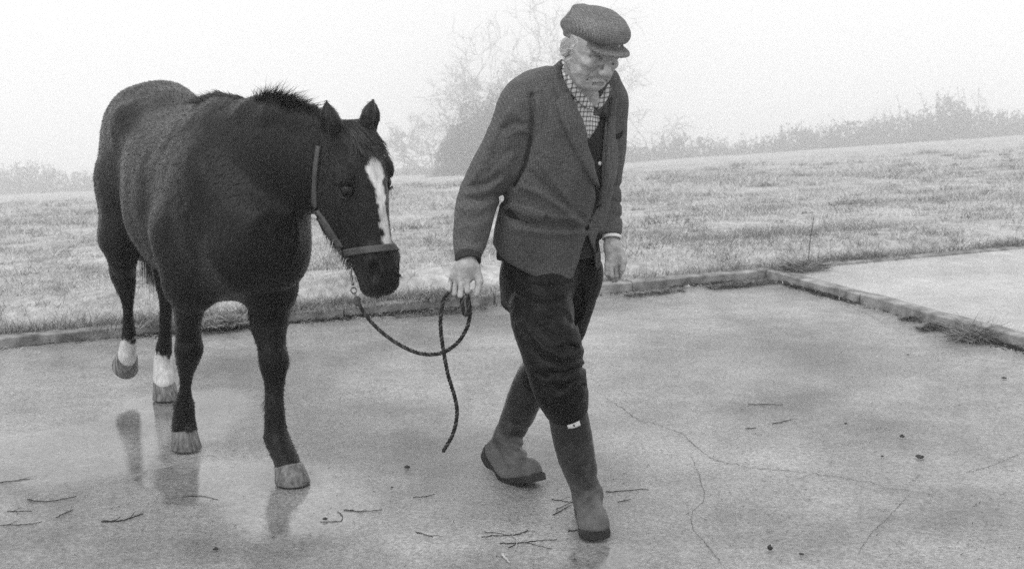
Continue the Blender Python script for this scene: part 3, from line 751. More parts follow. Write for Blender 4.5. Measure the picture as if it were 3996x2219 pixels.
vopen = [(556, 40), (562, 58), (565, 75), (569, 93), (575, 110), (582, 130), (588.5, 158), (595.5, 190), (597, 205), (599.5, 200), (601.5, 180), (603, 150), (605, 120), (607.5, 100), (611, 84), (614, 60), (600, 40)]
fj.add(both(pixprim(vopen, P(560, 210, 4.6)-.3, P(590, 40, 4.3)+.3), jl(-.035), True), .004, sub=True)
fj.add(rcone(P(570, 104, 4.44), P(575.5, 74, 4.415), .088, .070), .03)
fj.add(rcone(P(596, 98, 4.47), P(606, 80, 4.475), .055, .042), .03)
fj.add(pixprim([(530, -20), (530, 58), (552, 66), (562, 57.5), (568, 60), (575, 84), (590, 84), (601, 80), (607, 70), (613, 64), (640, 62), (640, -20)], P(560, 210, 4.6)-.35, P(590, 40, 4.3)+.35), .004, sub=True)
# opening at the neck
fj.add(rcone(P(575, 104, 4.415), P(583, 60, 4.375), .062, .066), .006, sub=True)
def jfold(p): return np.clip(((p-MC0)@MN+.10)/.06, 0, 1)
jackfolds = [
    ([(586, 228), (570, 226), (550, 227), (525, 222), (505, 212)], .006, 3.0), ([(586, 224), (572, 219), (552, 217), (528, 210)], -.005, 3.2),
    ([(584, 222), (568, 205), (548, 188), (530, 172)], .0045, 3.2), ([(580, 224), (560, 206), (540, 194), (520, 186)], -.005, 3.5), ([(576, 215), (565, 196), (552, 178), (538, 160)], -.004, 3.2),
    ([(586, 230), (565, 234), (540, 232), (512, 228)], -.004, 4),
    ([(597, 203), (592, 215), (586.5, 228)], .007, 1.6),
    ([(532, 95), (533, 115), (531, 140), (525, 165), (515, 185)], .010, 2.6), ([(538, 90), (540, 120), (537, 150)], -.004, 4),           # arm seam
    ([(503, 128), (515, 122), (530, 124)], .004, 2.5), ([(508, 136), (520, 130), (531, 134)], -.004, 2.5), ([(512, 108), (520, 118), (529, 128)], -.003, 3),
    ([(508, 112), (498, 130), (490, 146)], -.005, 3.5), ([(500, 150), (490, 160), (480, 166)], .003, 3),
    ([(500, 174), (488, 183), (472, 186)], .005, 2.8), ([(500, 182), (487, 191), (466, 193)], -.005, 3.2), ([(496, 193), (482, 200), (470, 200)], .0045, 2.6), ([(490, 204), (478, 209), (462, 207)], -.004, 3.4),
    ([(484, 216), (472, 219), (464, 216)], .0035, 2.8), ([(480, 228), (468, 226), (459, 230)], -.003, 3.4), ([(486, 160), (476, 172), (470, 184)], -.004, 3.5), ([(510, 150), (498, 160), (488, 172)], .004, 3.5),
    ([(480, 240), (472, 243), (462, 238)], .0025, 2.6),
    ([(497, 195), (505, 200), (512, 214)], .005, 3),
    ([(615, 185), (622, 187)], .004, 2), ([(612, 200), (620, 203)], .004, 2), ([(610, 214), (621, 217)], .004, 2)]
folds(fj, jackfolds, gain=1.9)
fj.warp(lambda p: .0035*fbm(p*np.array([9, 9, 13]), 2)+.0012*fbm(p*40, 2))
JV, JF = fj.mesh(); JV = relax(JV, JF, 1)
def tweed(name, v, sc, contrast, rough=.9, sheen=.08):
    m = mat(name, v, rough, spec=.06, sheen=sheen); N, L, b = nodes(m)
    tc = N.new('ShaderNodeTexCoord'); src = tc.outputs['Object']
    out = []
    for k, dirs in enumerate(((1, .3, .1), (-.25, .2, 1))):
        dt = N.new('ShaderNodeVectorMath'); dt.operation = 'DOT_PRODUCT'; dt.inputs[1].default_value = tuple(nrm(dirs)*sc); L.new(src, dt.inputs[0])
        s = N.new('ShaderNodeMath'); s.operation = 'SINE'; L.new(dt.outputs['Value'], s.inputs[0]); out.append(s.outputs[0])
    ad = N.new('ShaderNodeMath'); ad.operation = 'ADD'; L.new(out[0], ad.inputs[0]); L.new(out[1], ad.inputs[1])
    n = N.new('ShaderNodeTexNoise'); n.inputs['Scale'].default_value = 170; n.inputs['Detail'].default_value = 3; L.new(src, n.inputs[0])
    n3 = N.new('ShaderNodeTexNoise'); n3.inputs['Scale'].default_value = 9; n3.inputs['Detail'].default_value = 3; L.new(src, n3.inputs[0])
    r = N.new('ShaderNodeMapRange'); r.inputs[1].default_value = -2; r.inputs[2].default_value = 2; r.inputs[3].default_value = 1-contrast; r.inputs[4].default_value = 1+contrast; L.new(ad.outputs[0], r.inputs[0])
    r2 = N.new('ShaderNodeMapRange'); r2.inputs[1].default_value = .3; r2.inputs[2].default_value = .7; r2.inputs[3].default_value = v*.62; r2.inputs[4].default_value = v*1.38; L.new(n.outputs[0], r2.inputs[0])
    r3 = N.new('ShaderNodeMapRange'); r3.inputs[1].default_value = .3; r3.inputs[2].default_value = .7; r3.inputs[3].default_value = .85; r3.inputs[4].default_value = 1.15; L.new(n3.outputs[0], r3.inputs[0])
    m1 = N.new('ShaderNodeMath'); m1.operation = 'MULTIPLY'; L.new(r.outputs[0], m1.inputs[0]); L.new(r2.outputs[0], m1.inputs[1])
    m2 = N.new('ShaderNodeMath'); m2.operation = 'MULTIPLY'; L.new(m1.outputs[0], m2.inputs[0]); L.new(r3.outputs[0], m2.inputs[1]); L.new(m2.outputs[0], b.inputs['Base Color'])
    bp = N.new('ShaderNodeBump'); bp.inputs['Strength'].default_value = .5; bp.inputs['Distance'].default_value = .002; L.new(n.outputs[0], bp.inputs['Height']); L.new(bp.outputs[0], b.inputs['Normal'])
    return m
M_TWEED = tweed('jacket_tweed', .078, 950, .30)
jacket = link('jacket', mesh_np('jacket', JV, JF), M_TWEED, person); JT = bvh(JV, JF)
def patch(name, A, B, parent, m, n=24, k=7, off=.0015, th=.004, tree=None, bulge=0.0):
    V, F = drape(tree or JT, A, B, n, k, off, th, bulge); return link(name, mesh_np(name, V, F), m, parent)
# lapels with notch, collar, pocket flap, breast pocket
patch('lapel', [(556, 102), (557.5, 110), (566.5, 133), (579.5, 160), (590, 178), (597, 191.5)], [(568, 92), (571, 101), (580.5, 127), (587, 150), (593.5, 174), (597.5, 194)], jacket, M_TWEED, th=.013, bulge=.004)
patch('lapel', [(610, 97), (608.5, 110), (606.5, 135), (604.5, 165), (602, 190), (598, 204)], [(615, 99), (614, 114), (612, 140), (609, 168), (604, 193), (599, 206)], jacket, M_TWEED, th=.009, bulge=.003)
patch('jacket_collar', [(553.5, 74), (555, 86), (556.5, 93), (560, 100.5)], [(564, 58.5), (566.5, 72), (569.5, 85), (572.5, 96)], jacket, M_TWEED, n=16, th=.010, bulge=.003)
patch('pocket_flap', [(511, 201.5), (520, 203.5), (532, 207.5), (546, 213)], [(512, 207.5), (520, 212), (530, 216.5), (541.5, 220)], jacket, M_TWEED, n=16, k=6, th=.008, bulge=.002)
M_DARK = mat('dark_cloth', .008, .9)
patch('breast_pocket', [(616, 134), (620, 132.5), (622.5, 130)], [(616, 138.5), (619, 138), (622, 134.5)], jacket, M_DARK, n=8, k=4, th=.001)
M_CUFF = mat('knit_cuff', .018, .9, .035, 150)
def ring(c, ax, r, h, flare=1.0, n=28, thick=.004):
    ax = nrm(ax); s1 = nrm(np.cross(ax, [0.3, 1, .2])); s2 = np.cross(ax, s1); a = np.linspace(0, 2*np.pi, n, endpoint=False); V = []
    prof = [(-.5, 1), (-.2, 1.02), (.2, 1.02*flare), (.5, flare), (.5, flare-thick/r), (-.5, 1-thick/r)]
    for t, k in prof: V.append(np.asarray(c)+ax*h*t+r*k*(np.cos(a)[:, None]*s1+np.sin(a)[:, None]*s2))
    V = np.concatenate(V); m = len(prof); i = np.arange(m)[:, None]*n; i2 = ((np.arange(m)+1) % m)[:, None]*n; j = np.arange(n)[None]; j2 = (j+1) % n
    return V, np.stack([i+j, i+j2, i2+j2, i2+j], -1).reshape(-1, 4)
V, F = ring(P(468.2, 258, 4.29), P(474, 266, 4.27)-P(471, 235, 4.34), .040, .026, .97); link('jersey_cuff', mesh_np('jersey_cuff', V, F), M_CUFF, person)
M_WHITE = mat('white_cotton', .62, .8)
V, F = ring(P(611.5, 237, 4.525), P(612, 245, 4.52)-P(611, 212, 4.57), .031, .010, 1.0); link('shirt_cuff', mesh_np('shirt_cuff', V, F), M_WHITE, person)

# cardigan and checked shirt under the jacket
fc = Field(np.array([-.05, 4.05, .85]), np.array([.50, 4.75, 1.50]), .007)
fc.add(jl(-.012), 0); fc.add(rcone(P(574, 104, 4.42), P(584, 60, 4.37), .070, .076), .008, sub=True)
shirtv = [(556, 40), (560, 60), (566, 95), (577, 122), (588.2, 141), (598, 126), (604, 111), (607, 96), (613, 80), (600, 40)]
fc.add(both(pixprim(shirtv, P(560, 210, 4.6)-.3, P(590, 40, 4.3)+.3), jl(-.03), True), .003, sub=True)
CV, CF = fc.mesh(); cardigan = link('cardigan', mesh_np('cardigan', CV, CF), mat('cardigan_knit', .022, .9, .032, 160, .5, 300, spec=.05), person)
CT = bvh(CV, CF)
def disc(c, n, r, t):
    V, F = ring(c, n, r, t, .9, 14, r*.75); return V, F
h = CT.ray_cast(Vector(_C), Vector(ray(599.5, 163)).normalized()); V, F = disc(np.array(h[0])+np.array(h[1])*.002, h[1], .0065, .004)
link('button', mesh_np('button', V, F), M_WHITE, cardigan)
fs = Field(np.array([-.02, 4.0, .95]), np.array([.50, 4.75, 1.50]), .007)
fs.add(jl(-.024), 0); fs.add(rcone(P(574, 104, 4.42), P(580, 78, 4.39), .064, .060), .012)
fs.add(pixprim([(530, 20), (562, 56), (569, 72), (577, 86), (585, 96), (592.5, 104), (597, 100), (603, 92), (610, 80), (640, 20)], P(560, 210, 4.6)-.3, P(590, 40, 4.3)+.3), .003, sub=True)
SV, SF = fs.mesh()
def check_material():
    m = mat('checked_shirt', .55, .85, spec=.15); N, L, b = nodes(m); tc = N.new('ShaderNodeTexCoord'); outs = []
    for d in ((.883, .469, -.1), (-.12, .25, .96)):
        dt = N.new('ShaderNodeVectorMath'); dt.operation = 'DOT_PRODUCT'; dt.inputs[1].default_value = tuple(nrm(d)*2*math.pi/.0135); L.new(tc.outputs['Object'], dt.inputs[0])
        s = N.new('ShaderNodeMath'); s.operation = 'SINE'; L.new(dt.outputs['Value'], s.inputs[0])
        r = N.new('ShaderNodeMapRange'); r.inputs[1].default_value = .35; r.inputs[2].default_value = .75; r.inputs[3].default_value = 1; r.inputs[4].default_value = .38; L.new(s.outputs[0], r.inputs[0]); outs.append(r.outputs[0])
    mu = N.new('ShaderNodeMath'); mu.operation = 'MULTIPLY'; L.new(outs[0], mu.inputs[0]); L.new(outs[1], mu.inputs[1])
    m2 = N.new('ShaderNodeMath'); m2.operation = 'MULTIPLY'; L.new(mu.outputs[0], m2.inputs[0]); m2.inputs[1].default_value = .60; L.new(m2.outputs[0], b.inputs['Base Color'])
    return m
M_CHECK = check_material()
shirt = link('shirt', mesh_np('shirt', SV, SF), M_CHECK, person); ST = bvh(SV, SF)
patch('shirt_collar', [(561.5, 61), (566, 79), (573, 95), (582, 105), (591, 109.5)], [(563.5, 58.5), (570, 73.5), (577.5, 87), (585.5, 97), (592, 104.5)], shirt, M_CHECK, n=20, k=6, off=.004, th=.004, tree=ST)
patch('shirt_collar', [(593, 104.5), (597.5, 100.5), (603, 92.5), (608.5, 83)], [(595.5, 110.5), (602, 106.5), (607, 99), (611.5, 88)], shirt, M_CHECK, n=14, k=6, off=.004, th=.004, tree=ST)
patch('placket', [(589.5, 108), (588.5, 118), (587.5, 128), (587, 138)], [(593.5, 107), (592, 118), (590.5, 128), (589, 138)], shirt, M_CHECK, n=14, k=4, off=.0, th=.003, tree=ST)

# trousers
ft = Field(np.array([-.22, 4.02, .30]), np.array([.45, 5.0, .95]), .0062)
ft.add(loft(MC0, MA, MS, MN, [(-.15, -.01, .130, .098, -.080), (-.05, -.01, .148, .106, -.095), (.06, 0, .150, .105, -.10)], 2.2), 0)
def limb(f_, pts, rs, k0=.05, n=16):
    q = catmull(np.c_[np.array(pts), np.array(rs)], n)
    for i in range(n-1): f_.add(rcone(q[i, :3], q[i+1, :3], q[i, 3], q[i+1, 3]), k0 if i < 2 else .004)
limb(ft, [P(541, 272, 4.52), P(542, 314, 4.41), P(551, 346, 4.31), P(558, 376, 4.28), P(563, 396, 4.30), P(567, 409, 4.33)], [.088, .100, .094, .089, .080, .066])
limb(ft, [P(577, 270, 4.62), P(568, 310, 4.64), P(556, 345, 4.68), P(545, 366, 4.74), P(536, 377, 4.78)], [.085, .080, .072, .066, .060], .03)
tf = [([(518, 290), (530, 296), (545, 299), (558, 297)], .008, 2.4), ([(516, 295), (532, 303), (550, 305), (566, 298)], -.006, 2.6), ([(525, 283), (545, 287), (562, 285)], -.004, 2.6),
      ([(548, 314), (558, 311), (566, 314), (570, 322)], .007, 2.4), ([(540, 322), (552, 319), (562, 324)], -.006, 2.8), ([(546, 330), (556, 338), (568, 336)], .006, 2.4),
      ([(522, 322), (532, 336), (545, 348), (560, 355)], -.007, 3.4), ([(518, 330), (530, 346), (545, 360), (562, 366)], .006, 3), ([(556, 350), (566, 345), (576, 347)], .009, 2.2), ([(560, 357), (572, 355), (582, 350)], -.007, 2.6),
      ([(566, 364), (575, 360), (584, 358)], .004, 2.6), ([(550, 372), (564, 373), (576, 368), (583, 366)], .009, 2.2), ([(556, 380), (568, 380), (580, 374)], -.006, 2.8),
      ([(536, 372), (545, 377), (554, 376)], .007, 2.2), ([(545, 392), (556, 398), (568, 392), (576, 382)], -.007, 3), ([(552, 385), (562, 390), (572, 380)], .006, 2.2), ([(572, 398), (577, 388), (583, 384)], .006, 2), ([(548, 402), (558, 406), (570, 404)], .004, 2.4), ([(574, 405), (581, 400), (584, 392)], -.006, 3),
      ([(582, 284), (580, 305), (574, 325)], .006, 2), ([(590, 284), (587, 305), (580, 325)], -.004, 2)]
folds(ft, tf, gain=1.35); ft.warp(lambda p: .004*fbm(p*np.array([11, 11, 14]), 2))
ft.add(cut_half(P(568, 411, 4.33), P(571, 425, 4.35)-P(566, 400, 4.31), .085), .004, sub=True)
TV, TF = ft.mesh(); TV = relax(TV, TF, 1)
trousers = link('trousers', mesh_np('trousers', TV, TF), mat('dark_twill', .005, .42, .010, 60, .3, 260, spec=.09, sheen=.02), person)

# rubber boots
def boot_material():
    m = mat('rubber_boot', .035, .45, spec=.22); N, L, b = nodes(m); tc = N.new('ShaderNodeTexCoord'); geo = N.new('ShaderNodeNewGeometry')
    n = N.new('ShaderNodeTexNoise'); n.inputs['Scale'].default_value = 22; n.inputs['Detail'].default_value = 7; n.inputs['Roughness'].default_value = .7; L.new(tc.outputs['Object'], n.inputs[0])
    sp = N.new('ShaderNodeSeparateXYZ'); L.new(geo.outputs['Position'], sp.inputs[0])
    r = N.new('ShaderNodeMapRange'); r.inputs[1].default_value = .02; r.inputs[2].default_value = .36; r.inputs[3].default_value = .36; r.inputs[4].default_value = -.25; L.new(sp.outputs[2], r.inputs[0])
    ad = N.new('ShaderNodeMath'); L.new(n.outputs[0], ad.inputs[0]); L.new(r.outputs[0], ad.inputs[1])
    r2 = N.new('ShaderNodeMapRange'); r2.inputs[1].default_value = .38; r2.inputs[2].default_value = 1.0; L.new(ad.outputs[0], r2.inputs[0])     # dried mud splashed up the foot
    mx = N.new('ShaderNodeMix'); mx.inputs[2].default_value = .026; mx.inputs[3].default_value = .12; L.new(r2.outputs[0], mx.inputs[0]); L.new(mx.outputs[0], b.inputs['Base Color'])
    r3 = N.new('ShaderNodeMapRange'); r3.inputs[3].default_value = .22; r3.inputs[4].default_value = .65; L.new(r2.outputs[0], r3.inputs[0]); L.new(r3.outputs[0], b.inputs['Roughness'])
    bp = N.new('ShaderNodeBump'); bp.inputs['Strength'].default_value = .4; bp.inputs['Distance'].default_value = .004; L.new(n.outputs[0], bp.inputs['Height']); L.new(bp.outputs[0], b.inputs['Normal'])
    return m
M_BOOT = boot_material(); M_SOLE = mat('boot_sole', .010, .5, .022, 60, .4, 90)
def sole_mesh(path, hw, th, lat, n=30):
    path = np.array(path, float); q = catmull(np.c_[path, np.array(hw), np.array(th)], n); c, w, t_ = q[:, :3], q[:, 3], q[:, 4]
    s_ = np.linspace(0, 1, n); w = w*np.clip(1-((s_-.90)/.115).clip(0)**2*.75, .2, 1)*np.clip(1-((.06-s_)/.07).clip(0)**2*.6, .2, 1)
    T = unit(np.gradient(c, axis=0)); Ld = nrm(lat); Nn = unit(np.cross(Ld, T)); Nn = np.where((Nn@UP < 0)[:, None], -Nn, Nn)
    prof = [(-.93, 0), (-1, -.15), (-1.0, -.8), (-.95, -1), (.95, -1), (1.0, -.8), (1, -.15), (.93, 0)]
    V = np.stack([c+Ld*(w*a)[:, None]+Nn*(t_*b_)[:, None] for a, b_ in prof], 1)
    m = len(prof); V = np.concatenate([V.reshape(-1, 3), c[:1]-Nn[:1]*t_[0]*.5, c[-1:]-Nn[-1:]*t_[-1]*.5])
    F = [(i*m+j, i*m+(j+1) % m, (i+1)*m+(j+1) % m, (i+1)*m+j) for i in range(n-1) for j in range(m)]
    F += [((j+1) % m, j, n*m) for j in range(m)]+[((n-1)*m+j, (n-1)*m+(j+1) % m, n*m+1) for j in range(m)]
    V[:, 2] = np.maximum(V[:, 2], .0015)
    return V, F
def boot(shaft, rs, foot, lo, hi, path, hw, th, lat, label, flds, squash=None):
    f_ = Field(np.asarray(lo), np.asarray(hi), .0052)
    limb(f_, shaft, rs, 0.004)
    for (a, b_, r1, r2) in foot: f_.add(rcone(a, b_, r1, r2), .022)
    q_ = catmull(np.c_[np.array(path, float), np.array(hw)], 15); T_ = unit(np.gradient(q_[:, :3], axis=0)); N_ = unit(np.cross(nrm(lat), T_)); N_ = np.where((N_@UP < 0)[:, None], -N_, N_)
    cc = q_[:, :3]+N_*.003; i0, i1 = 2, 12
    for i in range(i0, i1): f_.add(rcone(cc[i], cc[i+1], q_[i, 3]*.96, q_[i+1, 3]*.96), .012 if i > i0 else .03)
    folds(f_, flds); f_.warp(lambda p: .002*fbm(p*20, 2))
    # the upper stops at the sole
    q = catmull(np.array(path, float), 24)
    def below(p):
        sh = p.shape[:-1]; r = p.reshape(-1, 3); out = np.full(len(r), -1.0)
        T = unit(np.gradient(q, axis=0)); Nn = unit(np.cross(nrm(lat), T)); Nn = np.where((Nn@UP < 0)[:, None], -Nn, Nn)
        d2 = np.full(len(r), 1e9)
        for c, nn in zip(q, Nn):
            dd_ = ((r-c)**2).sum(1); h_ = (r-c)@nn; m_ = dd_ < d2; d2 = np.where(m_, dd_, d2); out = np.where(m_, h_, out)
        return out.reshape(sh)
    f_.add((lambda p: np.maximum(below(p)+.002, p[..., 2]-.20), np.asarray(lo), np.asarray([9, 9, .2])), 0, sub=True)
    V, F = f_.mesh(); V = relax(V, F, 1)
    o = link('rubber_boot', mesh_np('rubber_boot', V, F), M_BOOT, person); o['label'] = label
    V, F = sole_mesh(path, hw, th, lat); so = link('sole', mesh_np('sole', V, F, smooth=False), M_SOLE, o)
    return o
fd = nrm([.07, -.997, 0]); fl_ = np.array([-fd[1], fd[0], 0]); toe = np.array([.262, 4.222, .026])
fp = [toe-fd*x+UP*z for x, z in ((.295, .014), (.23, .012), (.15, .006), (.08, .004), (.03, .006), (0, .010))]
fb = boot([P(567, 404, 4.31), P(570, 425, 4.33), P(575, 450, 4.36), P(582, 475, 4.41), P(587, 494, 4.45)], [.060, .062, .060, .051, .046],
          [(P(588, 494, 4.45), toe-fd*.245+UP*.03, .045, .034), (P(588.5, 497, 4.44), toe-fd*.09+UP*.022, .044, .038), (toe-fd*.10+UP*.018, toe-fd*.052+UP*.018, .045, .044)],
          (.03, 4.10, -.01), (.42, 4.66, .58), fp, [.036, .039, .040, .047, .050, .048], [.040, .040, .018, .022, .026, .026], fl_, 'right boot stepping forward, muddy toe, white tag at its top',
          [([(568, 462), (578, 467), (592, 462)], .003, 2.4), ([(571, 476), (584, 482), (597, 476)], .004, 2.6), ([(575, 489), (586, 494), (600, 488)], -.004, 3), ([(578, 500), (590, 504), (603, 499)], .003, 2.4), ([(584, 470), (590, 485)], -.003, 3)])
rpth = [P(489.5, 443, 4.985), P(496, 455, 4.93), P(503, 466, 4.88), P(511, 474.5, 4.84), P(526, 474.5, 4.79), P(539.5, 472.5, 4.745)]
rlat = nrm(np.cross(UP, rpth[-1]-rpth[0]))
lb = boot([P(539, 368, 4.76), P(529, 388, 4.82), P(519, 412, 4.88), P(508, 436, 4.93)], [.058, .062, .058, .048],
          [(P(508, 436, 4.93), P(500, 446, 4.945), .048, .036), (P(509, 440, 4.92), P(518, 464, 4.83), .047, .040), (P(517, 463, 4.83), P(530, 468, 4.775), .042, .038)],
          (-.20, 4.62, -.02), (.22, 5.1, .60), rpth, [.035, .037, .038, .044, .047, .045], [.044, .042, .016, .024, .028, .026], rlat, 'left boot pushing off, heel raised and caked with mud',
          [([(514, 434), (528, 440)], .007, 2), ([(508, 444), (526, 447)], .007, 2), ([(503, 420), (527, 426)], .004, 2.6), ([(506, 405), (533, 410)], .003, 3), ([(512, 458), (530, 456)], .006, 2), ([(510, 451), (528, 451)], -.004, 2)])
V_, F_ = [np.array(x) for x in ([v.co[:] for v in fb.data.vertices], [p.vertices[:] for p in fb.data.polygons])]
BT = bvh(V_, F_)
patch('boot_tag', [(566.8, 422.5), (573, 421.5), (579, 419.5)], [(568.2, 427.8), (574, 427.2), (580.4, 424.6)], fb, M_WHITE, n=10, k=4, off=.0, th=.002, tree=BT)

# ---- head, neck and hands
HC = P(591, 46, 4.31); yw, pt_ = rad(30), rad(25)
XF = np.array([math.sin(yw)*math.cos(pt_), -math.cos(yw)*math.cos(pt_), -math.sin(pt_)]); XS = np.array([math.cos(yw), math.sin(yw), 0.0]); XU = np.cross(XS, XF)
XU = XU if XU[2] > 0 else -XU
roll = rad(-4); XS, XU = XS*math.cos(roll)+XU*math.sin(roll), XU*math.cos(roll)-XS*math.sin(roll)
def X(f, s, u): return HC+XF*f+XS*s+XU*u        # face forward, to his left (picture right), up
XM = [XF, XS, XU]
fh = Field(HC-np.array([.17, .17, .26]), HC+np.array([.17, .17, .16]), .0024)
fh.add(ellip(X(.004, 0, .030), (.086, .076, .088), XM), 0)
fh.add(ellip(X(.030, 0, -.030), (.060, .062, .080), XM), .04)
fh.add(ellip(X(.052, 0, -.080), (.034, .040, .030), XM), .035)               # chin and jaw
fh.add(ellip(X(.073, 0, -.092), (.020, .028, .017), XM), .012)
for s in (-1, 1):
    fh.add(rcone(X(-.002, s*.062, -.048), X(.055, s*.030, -.096), .014, .013), .018)      # jaw line
    fh.add(ellip(X(.064, s*.045, -.022), (.023, .020, .015), XM), .016)                   # cheekbone
    fh.add(ellip(X(.058, s*.040, -.055), (.018, .018, .020), XM), .02)                    # cheek
    fh.add(ellip(X(.092, s*.031, .001), (.021, .019, .013), XM), .009, sub=True)          # eye socket
    fh.add(rcone(X(.088, s*.012, .018), X(.076, s*.050, .014), .008, .007), .012)         # brow
    fh.add(ellip(X(.078, s*.031, -.001), (.0115, .0135, .0105), XM), .003)                # eyeball
    fh.add(rcone(X(.086, s*.018, .0045), X(.080, s*.045, .002), .0035, .003), .004)       # upper lid
    fh.add(rcone(X(.084, s*.018, -.010), X(.077, s*.046, -.011), .004, .004), .006)       # bag under the eye
    fh.add(rcone(X(.093, s*.018, -.026), X(.082, s*.036, -.062), .0048, .0055), .005, sub=True)   # fold from nose to mouth
    fh.add(ellip(X(-.010, s*.082, -.012), (.019, .0075, .030), [nrm(XF+XS*s*-.55+XU*.15), nrm(XS*s+XF*.55), nrm(XU-XF*.15)]), .004)   # ear
    fh.add(ellip(X(-.004, s*.091, -.008), (.011, .006, .020), [nrm(XF+XS*s*-.55), nrm(XS*s+XF*.55), XU]), .003, sub=True)
fh.add(rcone(X(.090, 0, .012), X(.116, 0, -.030), .008, .0115), .007)                       # nose
fh.add(ellip(X(.117, 0, -.033), (.013, .0135, .012), XM), .006)
for s in (-1, 1):
    fh.add(ellip(X(.105, s*.013, -.037), (.011, .008, .009), XM), .004)
    fh.add(ellip(X(.104, s*.007, -.048), (.005, .004, .004), XM), .003, sub=True)
fh.chain([X(.074, -.026, -.055), X(.085, 0, -.051), X(.074, .026, -.055)], [.006, .007, .006], .008)          # upper lip
fh.chain([X(.072, -.020, -.071), X(.083, 0, -.069), X(.072, .020, -.071)], [.006, .007, .006], .008)          # lower lip
for c_, r_ in (([X(.083, -.026, -.0645), X(.096, 0, -.0605), X(.083, .026, -.0645)], .0048), ([X(.082, -.026, -.0645), X(.078, -.034, -.074)], .0038), ([X(.082, .026, -.0645), X(.078, .034, -.074)], .0038), ([X(.086, -.016, -.081), X(.094, 0, -.080), X(.086, .016, -.081)], .0055)):
    for p0_, p1_ in zip(c_[:-1], c_[1:]): fh.add(rcone(p0_, p1_, r_, r_), .003, sub=True)
for s in (-1, 1):
    fh.add(rcone(X(.092, s*.020, -.013), X(.080, s*.040, -.017), .0026, .0022), .003, sub=True)
fh.add(rcone(X(-.035, 0, -.03), P(575, 106, 4.42), .052, .046), .03)                       # neck
fh.add(rcone(X(.020, -.008, -.10), P(583, 106, 4.40), .012, .010), .025)
fh.add(rcone(X(-.005, 0, -.085), P(589, 106, 4.41), .033, .036), .015)
fh.add(pixprim([(540, 62), (556, 62), (568, 80), (577, 92), (586, 101.5), (592, 107.5), (598, 103), (606, 95), (612, 88), (640, 88), (640, 220), (540, 220)], HC-.3, HC+.2), .002, sub=True)
fh.warp(lambda p: .0012*fbm(p*60, 2)+.0014*fbm(p*26+5, 2))
NV, NF = fh.mesh(); NV = relax(NV, NF, 1)
parts = [(NV, NF)]
# right hand: fist closed round the rope
def hand_field(c, lo, hi): return Field(np.asarray(lo), np.asarray(hi), .0030)
RY = 4.28
def rp(x, y, dy=0): return P(x, y, RY+dy)
f1 = Field(rp(466, 275)-np.array([.11, .10, .11]), rp(466, 275)+np.array([.11, .10, .11]), .0030)
f1.add(rcone(rp(468, 250, .02), rp(466, 266), .028, .030), 0)
f1.add(rcone(rp(461, 267, .004), rp(454, 277, .004), .023, .015), .014); f1.add(rcone(rp(466, 266, -.003), rp(460, 279, -.010), .026, .018), .014); f1.add(rcone(rp(471, 266, 0), rp(468, 278, -.010), .022, .016), .014)
for (k, mpx, kx, tip, r) in ((0, (451, 279, .012), (449.5, 289, -.004), (452, 294, .028), 0.0080), (1, (456, 281, -.012), (454.5, 293, -.020), (458, 298, .02), 0.0086), (2, (461.5, 283, -.022), (460.5, 295, -.030), (463, 300, .012), 0.0090), (3, (467, 281, -.024), (467.5, 291, -.032), (469, 297, .008), 0.0088)):
    a, b_, c_ = rp(*mpx), rp(*kx), rp(*tip)
    f1.add(rcone(a, b_, r*1.05, r*.98), .003); f1.add(rcone(b_, c_, r*.98, r*.82), .002)
f1.add(rcone(rp(476, 268, .0), rp(479, 281, -.012), .0135, .0125), .01); f1.add(rcone(rp(479, 281, -.012), rp(476.5, 294, -.026), .0120, .0095), .004)   # thumb
f1.warp(lambda p: .0012*fbm(p*45, 2)); parts.append(f1.mesh())
# left hand: loosely curled at his side
LY = 4.51
def lp(x, y, dy=0): return P(x, y, LY+dy)
f2 = Field(lp(614, 260)-np.array([.09, .10, .12]), lp(614, 260)+np.array([.09, .10, .12]), .0030)
f2.add(rcone(lp(611.5, 234, .03), lp(612, 246, .01), .026, .026), 0)
f2.add(rcone(lp(612, 247, .008), lp(611, 262), .024, .019), .014); f2.add(rcone(lp(615, 247, .01), lp(616.5, 262, .008), .022, .018), .014)
for mpx, kx, tip, r in (((607, 264, -.01), (607, 273, -.008), (610, 279, .02), 0.0078), ((611, 265, -.012), (611.5, 275, -.012), (613, 280, .018), 0.0083), ((615.5, 265, 0), (616.5, 275, 0), (616, 280, .025), 0.0083), ((619.5, 263, .012), (621, 272, .012), (619.5, 277, .035), 0.0078)):
    f2.add(rcone(lp(*mpx), lp(*kx), r*1.1, r), .003); f2.add(rcone(lp(*kx), lp(*tip), r, r*.8), .002)
f2.add(rcone(lp(620, 250, -.005), lp(624, 260, -.012), .0125, .0110), .01); f2.add(rcone(lp(624, 260, -.012), lp(622.5, 269, -.014), .0110, .0090), .004)
f2.warp(lambda p: .001*fbm(p*45, 2)); parts.append(f2.mesh())
